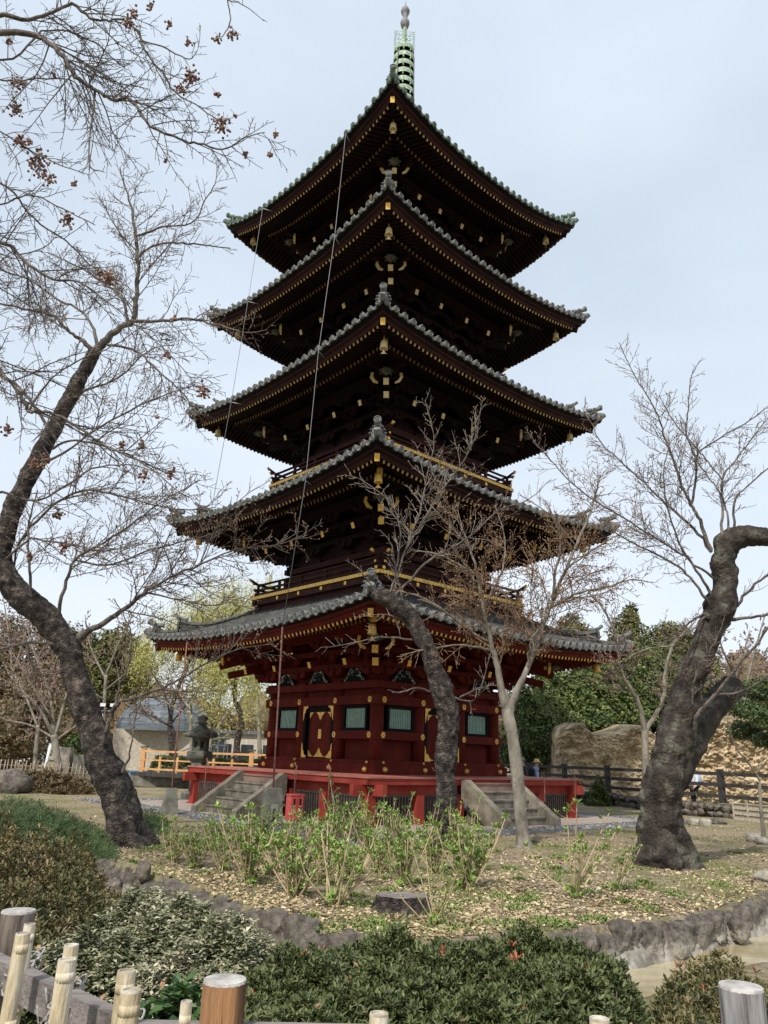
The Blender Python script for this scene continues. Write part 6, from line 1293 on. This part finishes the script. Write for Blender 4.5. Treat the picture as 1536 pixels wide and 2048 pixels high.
hedge('azalea_hedge', 'dense clipped dark green azalea hedge across the bottom centre of the photo', [(-.75, 2.75), (1.0, 2.75), (1.2, 3.4), (1.45, 4.15), (.6, 4.45), (-.3, 4.35), (-.75, 3.9)], lambda x, y: .70 + .035 * np.sin(x * 2.3) - .02 * np.maximum(0, x - 1.0) * 3, 36000, .028, M['azalea'], (M['redleaf'], .0016, .036), 4)
hedge('azalea_hedge', 'lower bronze tinged azalea clump around the silvery log post', [(1.02, 2.8), (2.4, 2.8), (3.2, 4.2), (3.0, 4.9), (1.7, 4.8), (1.28, 4.6), (1.05, 3.6)], lambda x, y: .56 + 0 * (x - 1.2) + .04 * np.sin(x * 9 + y * 4), 13000, .030, M['azaleab'], (M['redleaf'], .006, .04), 4)
hedge('azalea_shrub', 'sprawling bronze and green azalea mass filling the lower left', [(-5.2, 3.2), (-1.15, 3.0), (-1.05, 3.6), (-1.25, 4.6), (-1.55, 5.9), (-2.2, 7.3), (-5.8, 7.8)], lambda x, y: .56 + .085 * np.clip(y - 3.2, 0, 4) + .09 * np.sin(x * 3 + y) + .06 * np.sin(x * 7 - y * 3) + .07 * np.clip(-2.2 - x, 0, 2), 42000, .036, M['azaleab'], (M['azaleab'], .10, .05), 5, rnd=.75, lump=.13, cat='shrub')
hedge('azalea_shrub', 'greener azalea growing just behind the bamboo pickets at the lower left', [(-2.4, 2.9), (-1.2, 2.75), (-.95, 3.3), (-1.25, 4.0), (-2.5, 4.2)], lambda x, y: .72 + .04 * np.sin(x * 5), 9000, .036, M['azalea'], (M['azaleab'], .15, .045), 4, lump=.07, cat='shrub')
VT = np.array([(0, 0, 0), (.30, .55, .10), (0, 1.1, .02), (-.30, .55, .10), (0, 0, 0), (.62, -.30, .25), (.9, -.9, .2), (.2, -.65, .3)]); VF = np.array([(0, 1, 2, 3), (4, 5, 6, 7)])
BL1 = np.concatenate([VT, VT * np.array([-1, 1, 1]) + np.array([.1, -.3, -.2])]); BF1 = np.concatenate([VF, VF[:, ::-1] + 8])
hedge('variegated_shrub', 'pale variegated shrub with cream edged leaves between the bronze azalea and the green hedge', [(-1.75, 3.75), (-.45, 3.5), (-.15, 4.2), (-.55, 5.1), (-1.3, 5.7), (-1.8, 5.2)], lambda x, y: .64 + .05 * np.sin(x * 6 + y * 3), 26000, .023, M['varieg'], (M['varieg'], .12, .032), 4, tmpl=(BL1, BF1), lump=.09, cat='shrub', twm='twigl')
hedge('glossy_shrub', 'shrub with large glossy dark green leaves behind the orange log post', [(-1.25, 2.75), (-.38, 2.7), (-.35, 3.35), (-.75, 3.7), (-1.3, 3.6)], lambda x, y: .62 + .05 * np.sin(x * 8), 3400, .060, M['glossy'], None, 4, tmpl=(BL1, BF1), lump=.07, cat='shrub')
# creeping junipers
JT = np.array([(0, 0, 0), (.05, .5, .12), (0, 1, .3), (-.05, .5, .12), (0, 0, 0), (.35, .4, .2), (.7, .7, .4), (.3, .5, .2), (0, 0, 0), (-.35, .4, .2), (-.7, .7, .4), (-.3, .5, .2)]); JF = np.array([(0, 1, 2, 3), (4, 5, 6, 7), (8, 9, 10, 11)])
def pxpoly(l): return [tuple(gp(a, b)[:2]) for a, b in l]
hedge('creeping_juniper', 'low dark green creeping juniper left of the leaning cherry base', pxpoly([(-60, 1690), (230, 1722), (215, 1672), (130, 1640), (-60, 1625)]), lambda x, y: .32 + .10 * np.sin(x * 2.1 + y), 9000, .11, M['juniper'], None, 4, tmpl=(JT, JF), rnd=.5, lump=.08, cat='shrub', group='creeping junipers')
hedge('creeping_juniper', 'small dark green juniper patch right behind the leaning cherry base', pxpoly([(262, 1680), (340, 1668), (330, 1642), (255, 1640)]), lambda x, y: .25 + 0 * x, 1800, .10, M['juniper'], None, 3, tmpl=(JT, JF), rnd=.4, lump=.05, cat='shrub', group='creeping junipers')
bq = gp(1196, 1612)
hedge('bamboo_shrub', 'small leafy green bush by the right end of the platform', [(bq[0] - .42, bq[1] - .4), (bq[0] + .42, bq[1] - .3), (bq[0] + .45, bq[1] + .4), (bq[0] - .4, bq[1] + .4)], lambda x, y: 1.15 + .15 * np.sin(x * 5), 900, .12, M['evergreen'], (M['hydleaf'], .05, .12), 5, rnd=.6, lump=.1, cat='shrub')
hedge('clipped_bush', 'low clipped green hedge strip behind the orange bridge', [tuple(at(300, 1520, 41)[:2]), tuple(at(540, 1520, 41)[:2]), tuple(at(540, 1520, 43)[:2]), tuple(at(300, 1520, 43)[:2])], lambda x, y: 1.15 + 0 * x, 5000, .13, M['azalea'], None, 3, rnd=.4, lump=.05, cat='hedge')
hedge('clipped_bush', 'rusty low hedge in front of the far bamboo fence', [tuple(at(-60, 1560, 29)[:2]), tuple(at(190, 1560, 28)[:2]), tuple(at(190, 1560, 29.2)[:2]), tuple(at(-60, 1560, 30.4)[:2])], lambda x, y: .55 + .08 * np.sin(x * 2), 3500, .12, M['brownbush'], None, 3, rnd=.5, lump=.08, cat='hedge')

# hydrangeas: bare pale canes with fresh green leaf tufts
def hydr_proto(ns, H, seed):
    rng = random.Random(seed); t = thing('hydrangea', None, None); g = MB(); lp = []; ls = []; ln = []
    for e in range(ns):
        a = rng.uniform(0, 6.28); sp_ = rng.uniform(.10, .70) * H; h = H * rng.uniform(.55, 1.0) if e > 2 else H * rng.uniform(1.0, 1.25)
        b = np.array([rng.gauss(0, .05), rng.gauss(0, .05), 0]); tip = b + np.array([math.cos(a) * sp_, math.sin(a) * sp_, h]); mid = (b + tip) / 2 + np.array([math.cos(a), math.sin(a), 0]) * sp_ * rng.uniform(-.05, .25)
        P = rsp([b, mid, tip], 6); g.tube(P, np.linspace(.0115, .007, 6), 5, 0, True, False)
        nodes = [(P[-1], 1.0)] + [(P[0] + (P[-1] - P[0]) * f + np.array([rng.gauss(0, .02), rng.gauss(0, .02), 0]), .75) for f in (rng.uniform(.84, .92), rng.uniform(.72, .8), rng.uniform(.58, .7), rng.uniform(.45, .56), rng.uniform(.3, .45)) if rng.random() < .85]
        for k, (p, sc) in enumerate(nodes):
            if k and rng.random() < .6:
                p2 = p + np.array([rng.gauss(0, .06), rng.gauss(0, .06), .07]); g.tube([p, p2], .003, 3, 0, False, False); p = p2
            lp.append(p); ls.append(sc * rng.uniform(.050, .078)); ln.append([rng.gauss(0, .3), rng.gauss(0, .3), 1]); lp.append(p + np.array([0, 0, -.012])); ls.append(sc * rng.uniform(.052, .085)); ln.append([rng.gauss(0, .4), rng.gauss(0, .4), 1])
    for e in range(26):
        a = rng.uniform(0, 6.28); r = rng.uniform(0, .13); lp.append(np.array([r * math.cos(a), r * math.sin(a), rng.uniform(.03, .16)])); ls.append(rng.uniform(.04, .07)); ln.append([math.cos(a) * .8, math.sin(a) * .8, .8])
    g.build('canes', M['hydstem'], t); g = MB(); T, TF = rosette_template(6, 30, 1.0, .52); scatter(g, T, TF, np.array(lp), np.array(ls), 0, True, None, np.array(ln)); g.build('leaf_tufts', M['hydleaf'], t); return t
protos = [hydr_proto(17, .72, 1), hydr_proto(13, .84, 2), hydr_proto(19, .64, 3), hydr_proto(9, .95, 4)]
HY = [(345, 1724, 0, .72, 'leftmost hydrangea, beside the leaning cherry base'), (425, 1705, 2, .72, 'hydrangea right of the leftmost one, before the left footing'), (500, 1768, 0, 1.05, 'hydrangea with a dark earth patch in front, left of centre'), (592, 1790, 2, 1.0, 'hydrangea in the front row left of the one with green basal leaves'), (668, 1812, 1, 1.0, 'front hydrangea with a bright green basal tuft, nearest the left stone edging'),
 (738, 1712, 0, .9, 'hydrangea before the near corner post of the platform'), (806, 1768, 0, .9, 'hydrangea directly behind the tree stump'), (872, 1742, 2, .85, 'hydrangea at the foot of the dark pollarded trunk, left side'), (934, 1776, 0, 1.05, 'hydrangea right of the dark pollarded trunk'), (872, 1852, 3, .72, 'hydrangea growing against the right side of the stump'),
 (1150, 1796, 3, .95, 'tall sparse hydrangea right of the pale maple'), (1232, 1782, 3, .65, 'small sparse hydrangea just left of the massive right trunk'), (560, 1712, 2, .72, 'hydrangea before the hydrant box'), (640, 1722, 0, .85, 'hydrangea before the lattice between hydrant box and near corner'), (480, 1700, 0, .66, 'hydrangea before the left stairs'), (690, 1672, 1, 1.1, 'tall hydrangea with canes reaching the platform edge left of the near corner'),
 (770, 1690, 1, .9, 'hydrangea before the lattice panel right of the near corner'), (625, 1680, 2, .62, 'hydrangea close to the gravel below the hydrant box'), (905, 1700, 1, .9, 'hydrangea with pale canes crossing the dark trunk base'), (388, 1735, 2, .7, 'short hydrangea between the leftmost one and its neighbour'), (540, 1750, 1, .8, 'thin hydrangea between the two front row left ones'), (700, 1760, 2, .7, 'short hydrangea behind the bright basal tuft'), (1420, 1632, 0, 1.05, 'yellowish hydrangea before the stone footing right of the massive trunk'), (950, 1712, 1, .7, 'thin hydrangea between dark trunk and right stairs'), (640, 1765, 1, .75, 'slim hydrangea in the middle of the front cluster'), (450, 1740, 1, .75, 'hydrangea between the left stone edging and the left stairs'), (520, 1690, 0, .75, 'hydrangea just below the pipe footing'), (665, 1700, 2, .9, 'bushy hydrangea below the platform post left of the near corner'), (715, 1685, 0, .85, 'hydrangea with dense tufts below the near corner'), (800, 1705, 0, .8, 'hydrangea just left of the dark pollarded trunk base'), (845, 1700, 1, .8, 'hydrangea leaning on the left side of the dark trunk'), (960, 1745, 0, .7, 'low hydrangea between dark trunk and pale maple'), (578, 1740, 0, .85, 'hydrangea in the second row, left of the centre'), (760, 1740, 2, .75, 'hydrangea halfway between the near corner and the stump')]
used = set()
for px, py, k, sc, lb in HY:
    o = protos[k] if k not in used else copy_tree(protos[k]); used.add(k); q = gp(px, py); o.location = (q[0], q[1], float(gh(q[0], q[1])) - .01); o.scale = (sc,) * 3; o.rotation_euler = (0, 0, R_.uniform(0, 6.28)); tag(o, lb, 'hydrangea', 'hydrangeas in front of the pagoda')

# ------------------------------------------------------------------ ground cover
def inview(n, y0, y1, pw):
    u = NP.random_sample(n); y = (y0 ** (1 - pw) + u * (y1 ** (1 - pw) - y0 ** (1 - pw))) ** (1 / (1 - pw)); x = y * NP.uniform(-.56, .56, n); return x, y
def island(x, y): return (y > yfar(x) - .03)
def npave(x, y): dx, dy = x - .186, y - 25; u = np.abs(dx * ct_ + dy * st_); v = np.abs(-dx * st_ + dy * ct_); return np.maximum(u, v) > 6.95
x, y = inview(60000, 7.5, 24, 1.6); mk = (np.sin(x * 1.3 + y * .5) * np.sin(y * 1.1 - x * .4) + .5 * np.sin(x * 3.1) * np.sin(y * 2.7 + 1)); pr = np.clip(.62 - mk * .55 - (y - 11) * .045 + .3 * (y < yfar(x) + 1.6), .05, 1); ok = island(x, y) & npave(x, y) & (NP.random_sample(len(x)) < pr); x, y = x[ok], y[ok]
g = MB(); P = np.stack([x, y, gh(x, y) + .012], 1); nn = np.stack([NP.normal(0, .35, len(x)), NP.normal(0, .35, len(x)), np.ones(len(x))], 1)
CL = np.array([(0, -.5, .0), (.3, -.1, .10), (.12, .5, .04), (-.2, .35, -.02), (-.32, -.15, .12)]); CLF = np.array([(0, 1, 4), (1, 3, 4), (1, 2, 3)]); scatter(g, CL, CLF, P, NP.uniform(.020, .062, len(x)) * NP.choice([.7, 1, 1.25], len(x)), 0, True, None, nn); tag(g.build('fallen_leaves', M['litter']), kind='stuff')
x, y = inview(90000, 7.5, 30, 1.7); mk = (np.sin(x * 1.1 + y * .6 + 2) * np.sin(y * .9 - x * .5) + .6 * np.sin(x * 2.7 + 1) * np.sin(y * 2.2)); ok = island(x, y) & npave(x, y) & (NP.random_sample(len(x)) < np.clip(.22 + mk * .65 + (y - 12) * .03, .04, 1)); x, y = x[ok], y[ok]
g = MB(); BLD = np.array([(-.06, 0, 0), (.06, 0, 0), (.10, .25, .85), (0, 0, 0), (.05, -.03, 0), (-.25, -.15, .7)]); scatter(g, BLD, np.array([(0, 1, 2), (3, 4, 5)]), np.stack([x, y, gh(x, y) - .003], 1), NP.uniform(.03, .075, len(x))); tag(g.build('grass', M['grassblade']), kind='stuff')

# weed tufts on the bed, fallen twigs, dead leaves caught in the hedges
g = MB(); cx_, cy_ = inview(170, 7.9, 17, 1.7); P = []
for a, b in list(zip(cx_, cy_)) + [tuple(gp(q[0], q[1])[:2]) for q in ((655, 1858), (700, 1850), (905, 1822), (1090, 1850), (1170, 1862), (1000, 1790), (1350, 1790), (1400, 1800), (1250, 1850), (900, 1862), (740, 1862), (1120, 1720), (460, 1700), (420, 1690), (1390, 1720))]:
    if not (island(np.array([a]), np.array([b]))[0] and npave(np.array([a]), np.array([b]))[0]): continue
    n = R_.randint(20, 90); r = R_.uniform(.05, .22); q = NP.normal(0, 1, (n, 2)) * r * .6; P += [(a + u, b + v, 0) for u, v in q]
P = np.array(P); P[:, 2] = gh(P[:, 0], P[:, 1]); T, TF = rosette_template(5, 40, 1.0, .30)
scatter(g, T, TF, P, NP.uniform(.025, .06, len(P))); tag(g.build('weeds', leafm('weed_leaf', (0.07, 0.12, 0.025), (0.14, 0.21, 0.045), (0.26, 0.32, 0.09))), kind='stuff')
g = MB(); x, y = inview(420, 7.9, 18, 1.6); ok = island(x, y) & npave(x, y)
for a, b in zip(x[ok], y[ok]):
    an = R_.uniform(0, 6.28); L1 = R_.uniform(.06, .30); z = float(gh(a, b)) + .014; k_ = R_.gauss(0, .25)
    g.tube([(a, b, z), (a + L1 * .5 * math.cos(an), b + L1 * .5 * math.sin(an), z + .008), (a + L1 * math.cos(an + k_), b + L1 * math.sin(an + k_), z)], [.004, .0035, .002], 4, 0, False, False)
tag(g.build('fallen_twigs', M['twig']), kind='stuff')
g = MB(); n = 120; x = NP.uniform(-3.2, 1.05, n); y = NP.uniform(2.9, 4.15, n); zt3 = np.where(x < -1.2, .66 + .085 * (y - 3.2), np.where(x < -.5, .66, .70)) + .02
scatter(g, CL, CLF, np.stack([x, y, zt3], 1), NP.uniform(.014, .034, n), 0, True, None, np.stack([NP.normal(0, .6, n), NP.normal(0, .6, n), np.ones(n)], 1)); tag(g.build('dead_leaves_on_hedge', leafm('brown_dead_leaf', (0.14, 0.07, 0.035), (0.27, 0.15, 0.08), (0.42, 0.27, 0.15))), kind='stuff')
